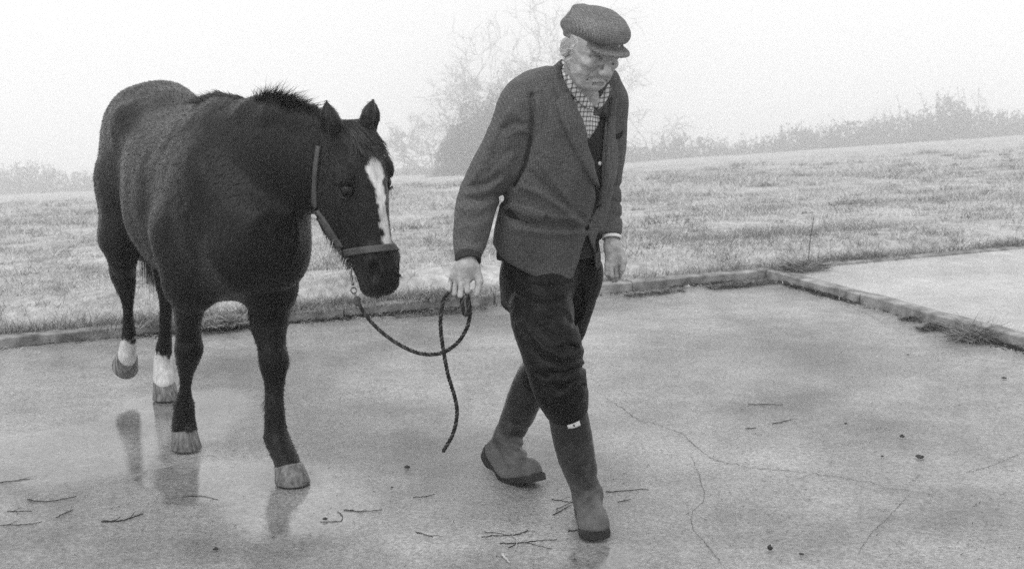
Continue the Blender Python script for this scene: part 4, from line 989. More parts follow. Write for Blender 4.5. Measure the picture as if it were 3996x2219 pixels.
# the body under the clothes
f3 = Field(np.array([-.30, 4.02, .05]), np.array([.60, 5.05, 1.45]), .014)
f3.add(loft(MC0, MA, MS, MN, jrows[2:], 2.2, -.055), 0); f3.chain([RS, RE, rp(468, 252, .02)], [.05, .045, .028], .03); f3.chain([LS, LE, P(607, 212, 4.58), lp(610.5, 236, .03)], [.045, .034, .028, .022], .01)
f3.chain([P(540, 272, 4.52), P(556, 362, 4.30), P(575, 450, 4.37), P(587, 492, 4.42)], [.08, .055, .042, .03], .03); f3.chain([P(575, 272, 4.60), P(558, 350, 4.68), P(519, 412, 4.88), P(508, 438, 4.93)], [.06, .034, .032, .025], .03)
f3.add(rcone(MC1-MA*.08, P(574, 100, 4.425), .03, .03), .03)
parts.append(f3.mesh())
BV, BF = joinV(parts); bme = mesh_np('body', BV, BF)
dd = BV-HC; bf, bs, bu = dd@XF, dd@XS, dd@XU
nz_ = .022*fbm(BV*70, 2)
near_h = np.linalg.norm(dd, axis=1) < .16
hairm = np.clip((.030+nz_-bf)/.012, 0, 1)*np.clip((bu+.030+nz_)/.012, 0, 1)*np.clip((np.abs(bs)-.045)/.01, 0, 1)*(np.abs(bs) < .0815)*near_h
hairm = hairm*np.where((np.abs(bf+.012) < .030) & (np.abs(bu+.012) < .040) & (np.abs(bs) > .068), 0, 1)
hairm = np.maximum(hairm, np.clip((-.040+nz_-bf)/.012, 0, 1)*np.clip((bu+.055+nz_)/.012, 0, 1)*near_h)*.8
attr(bme, 'white_hair', hairm)
N, L, b = nodes(M_SKIN); src = b.inputs['Base Color'].links[0].from_socket
ah = N.new('ShaderNodeAttribute'); ah.attribute_name = 'white_hair'; mx = N.new('ShaderNodeMix'); L.new(ah.outputs['Fac'], mx.inputs[0]); L.new(src, mx.inputs[2]); mx.inputs[3].default_value = .46; L.new(mx.outputs[0], b.inputs['Base Color'])
body = link('body', bme, M_SKIN, person)
# white hair at the temple and over the ear
n = 900; roots = []; 
NT = bvh(NV, NF)
for s in (-1, 1):
    for _ in range(220):
        q = X(-.02+.05*rng.random(), s*.09, .035-.075*rng.random()); hh_ = NT.find_nearest(Vector(q)); roots.append(np.array(hh_[0]))
roots = np.array(roots); dr = unit(-XU*.8-XF*.45+rng.normal(0, .25, roots.shape)+np.sign((roots-HC)@XS)[:, None]*XS*.25)
tag(hair('hair', roots, dr, rng.uniform(.010, .022, len(roots)), .0018, rng.normal(0, .1, roots.shape), parent=person, m=mat('white_hair', .5, .6)), kind='stuff')
# flat cap, set a little back from the face
ca = rad(15); KF = XF*math.cos(ca)+XU*math.sin(ca); KU = XU*math.cos(ca)-XF*math.sin(ca); KO = X(-.004, 0, .046)
def K(f, s_, u): return KO+KF*f+XS*s_+KU*u
KM = [KF, XS, KU]
fq = Field(HC-np.array([.2, .2, .08]), HC+np.array([.2, .2, .18]), .0042)
fq.add(ellip(K(-.004, 0, .006), (.110, .086, .056), KM), 0)
fq.add(ellip(K(.034, 0, .008), (.082, .084, .044), [nrm(KF-KU*.22), XS, nrm(KU+KF*.22)]), .03)       # crown pulled forward over the peak
fq.add(ellip(K(-.022, 0, .030), (.074, .066, .034), KM), .04)
fq.add(rcone(K(-.088, -.045, .004), K(-.106, -.026, .012), .017, .013), .02); fq.add(rcone(K(-.055, -.045, .054), K(-.065, -.01, .060), .010, .009), .015)
fq.add(ellip(K(-.006, 0, -.022), (.104, .083, .024), KM), .010)                                       # band
fq.add(ellip(X(-.012, 0, -.016), (.096, .073, .052), XM), .004, sub=True)
fq.add(rcone(K(.060, -.078, -.022), K(.118, 0, -.026), .006, .006), .004, sub=True); fq.add(rcone(K(.060, .078, -.022), K(.118, 0, -.026), .006, .006), .004, sub=True)   # seam above the peak
fq.add(ellip(K(.076, 0, -.036), (.058, .076, .0080), [nrm(KF-KU*.30), XS, nrm(KU+KF*.30)]), .003)     # peak
folds(fq, [([(572, 20), (585, 28), (600, 38)], -.002, 4), ([(580, 12), (600, 20), (616, 26)], .002, 4), ([(566, 34), (575, 36), (585, 42)], .003, 2.5)])
fq.warp(lambda p: .0055*fbm(p*15, 2))
QV, QF = fq.mesh(); QV = relax(QV, QF, 1)
M_CAP = tweed('cap_tweed', .13, 1150, .38)
cap = link('flat_cap', mesh_np('flat_cap', QV, QF), M_CAP, person)

patch('tag_print', [(573, 423.6), (574.2, 423.3)], [(573.2, 425.6), (574.6, 425.3)], bpy.data.objects['boot_tag'], M_DARK, n=4, k=3, off=.0022, th=.0006, tree=BT)
def tone_mat(name, rough=.8, mult=1.0, transl=0.0):
    m = mat(name, .1, rough, spec=.15); N, L, b = nodes(m); a_ = N.new('ShaderNodeAttribute'); a_.attribute_name = 'tone'; L.new(a_.outputs['Fac'], b.inputs['Base Color'])
    return m
# ------------------------------------------------------------------ head collar
M_STRAP = mat('webbing', .05, .7, .085, 200, .4, 500); M_METAL = mat('tarnished_metal', .12, .4, .25, 60); M_METAL.node_tree.nodes['Principled BSDF'].inputs['Metallic'].default_value = .8
collar = empty('head_collar', tuple(float(x) for x in HD(.2, 0, -.05))); tag(collar, 'webbing head collar with metal rings buckled round the dark horse head', 'head collar')
def band(tf_, wid, th, name, th0=0, th1=2*math.pi, n=64, nc=-.04):
    top, bot = [], []
    for k in range(n+1):
        a = th0+(th1-th0)*k/n; d_ = HLA*math.cos(a)+HFN*math.sin(a); rt, rb = [], []
        for e in (-1, -.5, .5, 1):
            o_ = HD(.43, 0, nc); p0 = o_+d_*.30; nn = (p0-HPO)@HFN
            h_ = None
            t_ = tf_; base = HPO+HAX*(t_+e*wid/2)+HFN*nc
            h_ = HT.ray_cast(Vector(base+d_*.30), Vector(-d_))
            p = np.array(h_[0]) if h_[0] is not None else base+d_*.08
            nsl = (p-HPO)@HFN; p = p+HAX*.16*(nsl+.04)
            rt.append(p+d_*(.0045+th)); rb.append(p+d_*.001)
        top.append(rt); bot.append(rb)
    V, F = slab(np.array(top), np.array(bot)); return link(name, mesh_np(name, V, F), M_STRAP, collar)
band(.428, .023, .003, 'noseband')
def torus(c, nrm_, R, r, n=20, m=8):
    nz = nrm(nrm_); a1 = nrm(np.cross(nz, [.3, .2, 1])); a2 = np.cross(nz, a1); t = np.linspace(0, 2*np.pi, n, endpoint=False); q = np.linspace(0, 2*np.pi, m, endpoint=False)
    V = np.array([np.asarray(c)+(R+r*math.cos(b_))*(math.cos(a)*a1+math.sin(a)*a2)+r*math.sin(b_)*nz for a in t for b_ in q])
    i = np.arange(n)[:, None]; j = np.arange(m)[None]
    return V, np.stack([i*m+j, ((i+1) % n)*m+j, ((i+1) % n)*m+(j+1) % m, i*m+(j+1) % m], -1).reshape(-1, 4)
def strap(name, mid, w, th=.0035, off=.003):
    mid = catmull(mid, 30); T = unit(np.c_[np.gradient(mid, axis=0)]); nv = np.c_[-T[:, 1], T[:, 0]]
    V, F = drape(HT, mid-nv*w/2, mid+nv*w/2, 30, 4, off, th); return link(name, mesh_np(name, V, F), M_STRAP, collar)
strap('cheek_strap', [(341.5, 248), (333, 235.5), (324.5, 222), (316.5, 211.5)], 6.2)
strap('crown_strap', [(315.2, 208), (315.0, 190), (316.2, 168), (319, 146)], 4.0)
def head_hit(x, y, o=.006):
    h_ = HT.ray_cast(Vector(_C), Vector(ray(x, y)).normalized())
    p = np.array(h_[0]) if h_[0] is not None else P(x, y, 4.6); nn = np.array(h_[1]) if h_[0] is not None else -_F
    return p+nn*o, nn
for (x, y, R_) in ((341.5, 249.5, .014), (315.3, 210, .012)):
    c, nn = head_hit(x, y); V, F = torus(c, nn, R_, .0032); link('ring', mesh_np('ring', V, F), M_METAL, collar)
# far side straps, mirrored on the head
def mirror_strap(name, pix, w):
    top, bot = [], []
    for x, y in catmull(pix, 20):
        p, _ = head_hit(x, y, 0); t_, n_ = (p-HPO)@HAX, (p-HPO)@HFN
        rt, rb = [], []
        for e in (-1, 1):
            b0 = HPO+HAX*t_+HFN*(n_+e*w/2)+HLA*.3; h_ = HT.ray_cast(Vector(b0), Vector(-HLA)); q = np.array(h_[0]) if h_[0] is not None else HPO+HAX*t_+HFN*n_+HLA*.06
            rt.append(q+HLA*.005); rb.append(q+HLA*.001)
        top.append(rt); bot.append(rb)
    V, F = slab(np.array(top), np.array(bot)); link(name, mesh_np(name, V, F), M_STRAP, collar)
mirror_strap('cheek_strap', [(341.5, 248), (333, 235.5), (324.5, 222), (318, 211.5)], .02)
c0 = P(349, 262, 4.53); V, F = torus(c0, nrm([.6, -.8, .2]), .013, .003); link('ring', mesh_np('ring', V, F), M_METAL, collar)

# ------------------------------------------------------------------ lead rope
def rope_mesh(pts, r, pitch, n=None):
    L_ = np.linalg.norm(np.diff(np.asarray(pts), axis=0), axis=1).sum(); n = n or int(L_/.0055); c = catmull(pts, n); T, N_, B_ = frames(c)
    s_ = np.linspace(0, L_, n); out = []
    for k in range(3):
        a = 2*np.pi*(s_/pitch+k/3); out.append(tube(c+(np.cos(a)[:, None]*N_+np.sin(a)[:, None]*B_)*r*.6, r*.52, 7))
    V_, F_ = joinV(out); me_ = mesh_np('rope', V_, F_); m_ = len(V_)//3; attr(me_, 'tone', np.repeat([.016, .028, .060], m_)); return me_
M_ROPE = tone_mat('lead_rope_fibre', .85)
rope = empty('lead_rope', (-.2, 4.3, 0)); tag(rope, 'dark twisted lead rope sagging from the horse chin to the man\'s fist, its end hanging', 'rope')
main = [P(357.4, 300, 4.50), P(361, 307.5, 4.49), P(370, 320, 4.47), P(383.5, 333, 4.44), P(401, 345, 4.40), P(421, 353, 4.35), P(441, 352.5, 4.31), P(457, 342.5, 4.28), P(467, 327, 4.265), P(470, 312, 4.26), P(468.5, 299, 4.255), P(466, 291, 4.265), P(460, 286, 4.29)]
link('rope_line', rope_mesh(main, .0062, .036), M_ROPE, rope)
tail_ = [P(460, 288, 4.30), P(450, 291, 4.29), P(444.5, 297, 4.275), P(441.5, 310, 4.27), P(440.5, 326, 4.27), P(443, 347, 4.275), P(448, 374, 4.28), P(455, 397.5, 4.29), P(457, 413, 4.295), P(453, 433, 4.30), P(443, 451, 4.30)]
link('rope_end', rope_mesh(tail_, .0062, .036), M_ROPE, rope)
loop = [P(463, 288, 4.265), P(461.5, 296, 4.25), P(462.5, 306, 4.245), P(465, 314.5, 4.245), P(468, 313, 4.25), P(468, 302, 4.248), P(467, 292, 4.25)]
link('rope_loop', rope_mesh(loop, .0062, .036), M_ROPE, rope)
V, F = tube(catmull([P(357.8, 296.5, 4.50), P(357, 300, 4.50), P(358.2, 305, 4.495)], 8), [.008, .012, .0115, .0115, .011, .011, .009, .008], 10); link('knot', mesh_np('knot', V, F), M_STRAP, rope)
V, F = joinV([torus(P(353.6, 290, 4.505), nrm([.5, -.8, .3]), .0095, .0026), tube(catmull([P(350.5, 268, 4.525), P(351.5, 277, 4.52), P(353, 285, 4.51)], 8), .004, 8), tube(catmull([P(354.5, 293, 4.505), P(356.8, 298, 4.50)], 5), .0035, 8)])
link('snap_clip', mesh_np('snap_clip', V, F), M_METAL, rope)

# ------------------------------------------------------------------ cracks in the slab
M_CRACK = mat('crack_dirt', .06, .9, .15, 25)
def ground_pts(pix, n, jit=0):
    q = catmull(np.array(pix, float), n); q = q+rng.normal(0, jit, q.shape)
    g = np.array([G(*v) for v in q]); g[:, 2] = yard_z(g[:, 0], g[:, 1]); return g
def crack(pix, w, n=110):
    w = w*.38; g = ground_pts(pix, n, .45); T = unit(np.gradient(g, axis=0)); sd = np.c_[-T[:, 1], T[:, 0], 0*T[:, 0]]
    ww = w*(.35+.9*rng.random(n))*np.minimum(1, 6*np.minimum(np.linspace(0, 1, n), np.linspace(1, 0, n))+.1)
    V = np.concatenate([g-sd*ww[:, None]/2, g+sd*ww[:, None]/2]); V[:, 2] += .0025; i = np.arange(n-1)
    link('crack', mesh_np('crack', V, np.stack([i, i+n, i+n+1, i+1], 1)), M_CRACK, yard)
for pl, w in (([(584, 383), (606, 396), (625, 409), (641, 420), (652, 422), (667, 427), (681, 432), (694, 444), (714, 458), (736, 464), (758, 467), (787, 469), (816, 472), (842, 476), (869, 480), (887, 485), (911, 488), (933, 493), (955, 498)], .009),
              ([(690, 452), (699, 475), (704, 498), (693, 510), (692, 525), (701, 536), (714, 552), (727, 568)], .006), ([(964, 471), (993, 463), (1024, 450)], .006), ([(912, 489), (886, 517), (869, 534), (856, 555)], .005), ([(810, 300), (850, 306), (900, 330)], .004)):
    crack(pl, w)

# ------------------------------------------------------------------ litter on the yard
M_TWIG = mat('wet_twig', .020, .7, .05, 80, .4, 200); M_STRAW = mat('pale_straw', .30, .8, .45, 60); M_CLOD = mat('dark_clod', .02, .8, .05, 70, .8, 120)
def twig(pix, r, label, m=None, lift=0.0, name='twig'):
    g = ground_pts(pix, max(8, 5*len(pix)), .25); n = len(g); r = r*.38; rr = r*np.linspace(1, .45, n)*(1+.18*rng.normal(size=n)); g[:, 2] += np.abs(rr)+.001+lift*np.sin(np.linspace(0, np.pi, n))
    pc = [tube(g, np.abs(rr)+.0004, 6)]
    for _ in range(rng.integers(0, 3)):
        i = rng.integers(2, n-2); a_ = rng.uniform(-1, 1); T_ = nrm(g[i+1]-g[i-1]); d_ = np.array([T_[0]*math.cos(a_)-T_[1]*math.sin(a_), T_[0]*math.sin(a_)+T_[1]*math.cos(a_), .15]); L_ = rng.uniform(.02, .06)
        pc.append(tube(np.array([g[i], g[i]+d_*L_*.5, g[i]+d_*L_*.9+np.array([0, 0, -.1*L_])+rng.normal(0, .003, 3)]), np.array([r*.6, r*.5, r*.25]), 5))
    V, F = joinV(pc); o = link(name, mesh_np(name, V, F), m or M_TWIG); tag(o, label, 'twig', 'twigs lying on the wet concrete'); return o
TW = [([(0, 480), (30, 476)], .0032, 'straight twig cut by the left picture edge, nearest the hind hooves'), ([(27, 497.5), (47, 499), (76, 494)], .004, 'long curved dark twig at lower left, above the shorter ones'),
      ([(7, 509), (32, 508.5)], .0035, 'short straight twig near the left edge, below the long curved one'), ([(56, 515), (73, 507)], .0025, 'thin slanting twig at lower left, right of a short straight one'), ([(0, 522.5), (22, 522), (42, 519.5)], .003, 'lowest twig at the left edge of the yard'),
      ([(101.5, 520), (112, 519.6), (122, 518.7), (143, 512)], .0075, 'thick dark bark strip with a thin tail, lower left foreground'), ([(182.7, 495), (200, 494), (218, 497.5)], .003, 'twig in front of the horse right fore hoof, at the puddle edge'),
      ([(344, 508.5), (362, 510), (382, 508.5)], .0038, 'straight twig right of the horse left fore hoof, nearer the camera'), ([(337, 510), (342, 514), (341, 519), (320, 520)], .0025, 'thin hooked twig bending round beside a small clod'),
      ([(413, 496), (424, 495.5), (435, 493)], .003, 'short thin twig halfway between the horse and the rear boot'), ([(416, 531), (425, 532.5), (433, 535.5)], .0045, 'stubby dark stick in the foreground left of the twig pile'),
      ([(482, 535.4), (497, 534), (511, 534)], .0035, 'pale straight twig on the left of the pile before the man'), ([(511, 533.7), (518, 532.5), (528, 529)], .005, 'dark twig pointing up right out of the pile'),
      ([(500, 542), (520, 541), (542, 538.7), (556.6, 538)], .004, 'longest twig lying across the pile in the foreground'), ([(508, 546), (521, 541), (536, 543), (552, 547)], .0028, 'thin crooked twig at the bottom of the pile'), ([(484, 530), (499, 531.5), (510, 534)], .0025, 'fine dark twig at the top left of the pile'),
      ([(551.6, 498.7), (563, 500), (575.5, 502)], .0035, 'twig behind the front boot pointing left'), ([(553, 514), (562, 509), (571, 504)], .004, 'slanting twig meeting another beside the front boot'), ([(556, 508), (564, 505), (574, 500)], .0025, 'thin upper twig of the fork left of the front boot'),
      ([(567.7, 530), (573, 529.5), (579, 528.7)], .006, 'thick dark stub touching the front boot toe'), ([(605.4, 491.5), (625, 490), (644, 488), (649, 489)], .004, 'long twig on the concrete right of the front boot shaft'),
      ([(618, 501.5), (631, 498)], .003, 'short twig below the long one, right of the front boot'), ([(748, 402.5), (766, 402), (783, 402)], .0035, 'horizontal twig in the middle of the yard above the long crack'), ([(772, 422), (782, 420), (792, 417)], .0035, 'slanting twig midway on the right part of the yard'),
      ([(746, 427), (756, 426.5)], .004, 'short dark stick lying just above the long crack')]
for pl, r, lb_ in TW: twig(pl, r, lb_)
twig([(512, 534), (517, 541), (514.5, 550)], .0035, 'pale curved stem bending down through the twig pile', M_STRAW, .01)
twig([(502, 553), (506, 557), (510, 561)], .010, 'short thick pale stick butt at the bottom of the twig pile', M_STRAW)
twig([(798, 477), (806, 474), (814, 471)], .0028, 'pale straw lying across the long crack', M_STRAW); twig([(700, 515), (707, 517.5)], .003, 'pale straw beside the branching crack, right foreground', M_STRAW)
def clod(x, y, r, label, flat=.45, m=None):
    r = r*.68
    c = G(x, y); n, k = 9, 7; V = []
    for i in range(k):
        th = np.pi*(i+.5)/k
        for j in range(n):
            d_ = np.array([math.sin(th)*math.cos(2*np.pi*j/n), math.sin(th)*math.sin(2*np.pi*j/n), math.cos(th)])
            V.append(c+np.array([0, 0, r*flat*.9])+d_*np.array([r, r, r*flat])*(1+.45*float(fbm(d_*1.7+np.array([x, y, 0]), 2))))
    V = np.array(V); V[:, 2] = np.maximum(V[:, 2], .001); i = np.arange(k-1)[:, None]*n; j = np.arange(n)[None]
    o = link('clod', mesh_np('clod', V, np.stack([i+j, i+n+j, i+n+(j+1) % n, i+(j+1) % n], -1).reshape(-1, 4)), m or M_CLOD); tag(o, label, 'clod', 'small clods scattered on the yard')
for a in ((407, 467.5, .016, 'dark clod standing alone between the lead horse hoof and the rear boot'), (325, 518.8, .012, 'small dark clod beside the hooked twig'), (216, 549, .012, 'dark clod in the left foreground, below the puddle'), (902, 436.5, .016, 'round dark clod on the right part of the yard, upper of two'),
          (920, 457.5, .020, 'flat grey clod on the right, lower and wider of two', .45), (1004, 378, .018, 'dark flake at the right edge of the yard', .3), (908, 354.6, .009, 'tiny dark pebble below the side kerb'), (801.5, 554, .010, 'dark pebble near the bottom edge right of centre'), (846, 423.5, .010, 'small dark pebble above the right end of the long crack'),
          (882, 456, .008, 'tiny pebble left of the wide flat clod'), (575, 559, .007, 'tiny pebble at the bottom centre'), (770, 549, .014, 'upright dry leaf scrap in the right foreground', .9), (392, 487, .007, 'tiny pebble below the standing clod')):
    clod(*a)
# fine crumbs, seeds and straw ends: too many to count
n = 9000; g = np.stack([rng.uniform(-3.6, 3.6, n), 3.9+5.2*rng.random(n)**1.25], 1); rel = g-K1; keep = ((rel@KN) < -.06) & ~(((rel@KD) > -.06)); g = g[keep]; n = len(g)
den = fbm(np.c_[g*1.1, np.zeros(n)], 2); keep = rng.random(n) < np.clip(.55+.7*den, .12, 1); g = g[keep]; n = len(g)
a = rng.normal(.25, .55, n); dr = np.c_[np.cos(a), np.sin(a), np.zeros(n)]; sd = np.c_[-np.sin(a), np.cos(a), np.zeros(n)]; z = yard_z(g[:, 0], g[:, 1])+.004
V, F = ribbons(np.c_[g, z], dr, sd, rng.uniform(.004, .030, n)*rng.uniform(.4, 1, n), rng.uniform(.0015, .0045, n), np.c_[rng.normal(0, .2, (n, 2)), np.abs(rng.normal(0, .12, n))], 2)
me = mesh_np('yard_litter', V, F); tone = np.repeat(np.where(rng.random(n) < .12, .34, .022)*rng.uniform(.6, 1.5, n), 6); attr(me, 'tone', tone)
def gutter(o_, d_, nn_, a0, a1, n, name, label):
    a_ = rng.uniform(a0, a1, n); k_ = np.clip(.45+.9*fbm(np.c_[a_*1.6, a_*0+len(name), a_*0], 3), .05, 1); keep = rng.random(n) < k_; a_ = a_[keep]; m_ = len(a_)
    g_ = o_+np.outer(a_, d_)+np.outer(-np.abs(rng.normal(0, .035, m_))-.002, nn_); t_ = rng.uniform(0, 2*np.pi, m_)
    dr_ = unit(np.c_[np.cos(t_), np.sin(t_), rng.uniform(0, .9, m_)]); sd_ = unit(np.cross(dr_, rng.normal(0, 1, (m_, 3))))
    V_, F_ = ribbons(np.c_[g_, yard_z(g_[:, 0], g_[:, 1])+.003], dr_, sd_, rng.uniform(.012, .05, m_), rng.uniform(.003, .009, m_), np.c_[rng.normal(0, .3, (m_, 2)), -rng.random(m_)*.5], 2)
    me_ = mesh_np(name, V_, F_); attr(me_, 'tone', np.repeat(np.where(rng.random(m_) < .1, .3, .03)*rng.uniform(.5, 1.8, m_), 6)); tag(link(name, me_, M_LIT), label, kind='stuff')
M_LIT = tone_mat('litter')
gutter(K1, KD, KN, -7.5, 0, 12500, 'gutter_litter', 'dark leaf and soil litter gathered at the foot of the long kerb')
gutter(K1, -KN, KD, 0.05, 2.4, 4500, 'side_gutter_litter', 'dark litter gathered at the foot of the side kerb')
gutter(K1, KD, KN, 0.1, 3.2, 2500, 'apron_litter', 'litter along the kerb beyond the corner')
tag(link('yard_litter', me, M_LIT), 'fine crumbs, seeds and straw ends strewn over the concrete', kind='stuff')

# ------------------------------------------------------------------ grass
M_GRASS = tone_mat('grass_blades', .7)
def grass(name, xy, ln, wd, label, tone, parent=None, lean=.75, zf=lambda x, y: np.where(((np.stack([x, y], 1)-K1)@KN) < .09, .048, field_z(x, y)), zo=-.01):
    n = len(xy); r0 = np.c_[xy, zf(xy[:, 0], xy[:, 1])+zo]
    a = rng.uniform(0, 2*np.pi, n); hor = np.c_[np.cos(a), np.sin(a), np.zeros(n)]
    dr = unit(UP+hor*rng.uniform(0, lean, n)[:, None]*1.4); bend = hor*rng.uniform(.1, 1.0, n)[:, None]-UP*rng.uniform(.05, .5, n)[:, None]
    a2 = rng.uniform(-.9, .9, n); sd = np.c_[np.cos(a2), np.sin(a2), np.zeros(n)]
    V, F = ribbons(r0, dr, sd, ln, wd, bend, 2); me = mesh_np(name, V, F); attr(me, 'tone', np.repeat(tone, 6))
    return tag(link(name, me, M_GRASS, parent), label, kind='stuff')
def spread(n, y0, y1, pw):
    y = (y0**(1-pw)+rng.random(n)*(y1**(1-pw)-y0**(1-pw)))**(1/(1-pw)); px_ = np.where(rng.random(n) < .74, rng.uniform(-60, 1084, n), rng.uniform(-620, 1640, n)); x = (px_-512)/FPX*y*1.0
    g = np.stack([x, y], 1); return g[((g-K1)@KN) > .10]
g = spread(300000, 5.2, 90, 1.8); n = len(g); dist = g[:, 1]
cl = fbm(np.c_[g*2.3, np.zeros(n)], 3); cl2 = fbm(np.c_[g*.45+9, np.zeros(n)], 2)
ln = np.clip(.028+.06*np.clip(cl+.05, 0, 1.2)+.05*np.clip(cl2-.15, 0, 1), .02, .16)*rng.uniform(.5, 1.3, n)*np.clip(dist/14, 1, 1.8)
tn = np.clip(.43+.20*fbm(np.c_[g*2.2+4, np.zeros(n)], 2)-.30*np.clip(cl2-.05, 0, 1), .2, .66)*rng.uniform(.72, 1.22, n)
# tussocks
nt_ = 3000; ct = spread(nt_, 5.4, 60, 1.5); nb_ = rng.integers(18, 60, len(ct)); rep = np.repeat(np.arange(len(ct)), nb_); sz_ = rng.uniform(.5, 1.5, len(ct))
gt = ct[rep]+rng.normal(0, .055, (len(rep), 2))*(sz_[rep]*np.clip(ct[rep, 1]/10, 1, 3))[:, None]; lt = rng.uniform(.05, .15, len(rep))*sz_[rep]*np.clip(ct[rep, 1]/14, 1, 2.2)
tt = (np.where(rng.random(len(ct)) < .22, rng.uniform(.06, .16, len(ct)), rng.uniform(.24, .52, len(ct)))[rep])*rng.uniform(.6, 1.4, len(rep)); kk = ((gt-K1)@KN) > .10
g = np.concatenate([g, gt[kk]]); ln = np.concatenate([ln, lt[kk]]); tn = np.concatenate([tn, tt[kk]]); dist = g[:, 1]
grass('field_grass', g, ln*.8, .0027*np.clip(dist/7, 1, 7), 'rough pale winter grass of the field behind the kerb', tn)
# longer fringe hanging over the kerb
n = 20000; aa = rng.uniform(-8, 4, n); keep = rng.random(n) < np.clip(.62+fbm(np.c_[aa*1.2, aa*0, aa*0], 3), .30, 1); aa = aa[keep]; n = len(aa)
g = K1+np.outer(aa, KD)+np.outer(.085+np.abs(rng.normal(0, .06, n)), KN)
# spilling over the kerb on the left
m_ = 9000; px_ = rng.uniform(80, 500, m_); py_ = np.interp(px_, [0, 768], [340, 273]); ga = np.array([G(x_, y_)[:2] for x_, y_ in zip(px_, py_)]); keep = rng.random(m_) < np.clip(.55+.9*fbm(np.c_[ga*2.2, ga[:, :1]*0], 3), .05, 1)
ga = ga[keep]; ga = ga-np.outer((ga-K1)@KN, KN)+np.outer(rng.uniform(-.03, .13, len(ga)), KN); g = np.concatenate([g, ga]); n = len(g)
grass('kerb_fringe', g, rng.uniform(.04, .13, n), .004, 'longer grass fringe leaning over the back of the kerb', rng.uniform(.08, .34, n), lean=.8)
def weed(name, px_, py_, rx, ry, n, hgt, label, tone, cat='weed', z=0.0, group='weed clumps along the kerbs', stems=0):
    c = G(px_, py_, z)[:2]; g = c+np.outer(np.clip(rng.normal(0, rx/2, n), -rx*.75, rx*.75), KD)+np.outer(np.clip(rng.normal(0, ry/2, n), -ry*.75, ry*.75), KN)
    fall = np.exp(-(((g-c)@KD/rx)**2+((g-c)@KN/ry)**2))
    a = rng.uniform(0, 2*np.pi, n); hor = np.c_[np.cos(a), np.sin(a), np.zeros(n)]; r0 = np.c_[g, np.full(n, z)]
    dr = unit(UP*rng.uniform(.35, 1.2, n)[:, None]+hor); sd = unit(np.cross(dr, rng.normal(0, 1, (n, 3))))
    V, F = ribbons(r0, dr, sd, hgt*rng.uniform(.35, 1.1, n)*(.45+.6*fall), rng.uniform(.003, .008, n), hor*.3-UP*rng.uniform(0, .8, n)[:, None], 3)
    me = mesh_np(name, V, F); attr(me, 'tone', np.repeat(tone*1.35*rng.uniform(.4, 1.8, n), 8)); o = link(name, me, M_GRASS); tag(o, label, cat, group); return o
weed('weed_clump', 976, 337, .13, .10, 1300, .17, 'spiky dry weed clump growing at the foot of the side kerb, right edge', .13)
weed('weed_clump', 938, 327, .16, .05, 500, .055, 'low dark weed mat against the side kerb, left of the spiky clump', .05); weed('weed_clump', 915, 318, .12, .04, 350, .045, 'small dark weed patch under the middle of the side kerb', .05)
weed('weed_clump', 742, 285, .30, .06, 800, .07, 'long flat weed patch in the gutter just left of the kerb corner', .08); weed('weed_clump', 800, 268, .22, .10, 700, .16, 'leafy weeds growing over the kerb corner, behind the corner stone', .12, z=.05)
weed('weed_clump', 655, 293, .25, .04, 350, .05, 'thin weed line in the gutter right of the man', .06); weed('weed_clump', 228, 323, .20, .10, 750, .11, 'straggly weeds seen between the horse forelegs', .15, z=.03); weed('weed_clump', 212, 324, .12, .05, 400, .06, 'dark weed mat at the kerb just behind the right foreleg', .06)
weed('weed_clump', 92, 336, .26, .06, 800, .10, 'dark weeds against the kerb left of the hind legs', .06); weed('weed_clump', 150, 330, .16, .06, 450, .08, 'weeds on the kerb between the hind legs', .08); weed('weed_clump', 865, 262, .4, .06, 600, .08, 'weeds along the far kerb beyond the corner', .10, z=.03)
weed('weed_clump', 440, 312, .35, .04, 350, .05, 'sparse weed line along the kerb behind the lead rope', .06)
for (x, y, h_, lb_) in ((808, 262, .30, 'tall thin dead stalk standing behind the kerb corner'), (818, 258, .20, 'shorter pale stalk right of the tall dead stalk')):
    p0 = G(x, y, .06); q = np.array([p0, p0+np.array([.01, 0, h_*.5]), p0+np.array([.03, .01, h_])]); V, F = tube(catmull(q, 8), np.linspace(.003, .0018, 8), 6)
    V2, F2 = ribbons(np.repeat(catmull(q, 8)[3:], 3, 0), unit(rng.normal(0, 1, (15, 3))+UP*.4), unit(rng.normal(0, 1, (15, 3))), .03, .006, np.zeros((15, 3)), 2)
    V, F = joinV([(V, F), (V2, F2)]); tag(link('weed_stalk', mesh_np('weed_stalk', V, F), M_TWIG if x < 815 else M_STRAW), lb_, 'weed')
# curled pale leaves lying by the kerb between the forelegs
weed('dead_leaves', 234, 321, .07, .03, 60, .05, 'few pale curled dead leaves lying by the kerb between the forelegs', .5, 'leaves', .01)
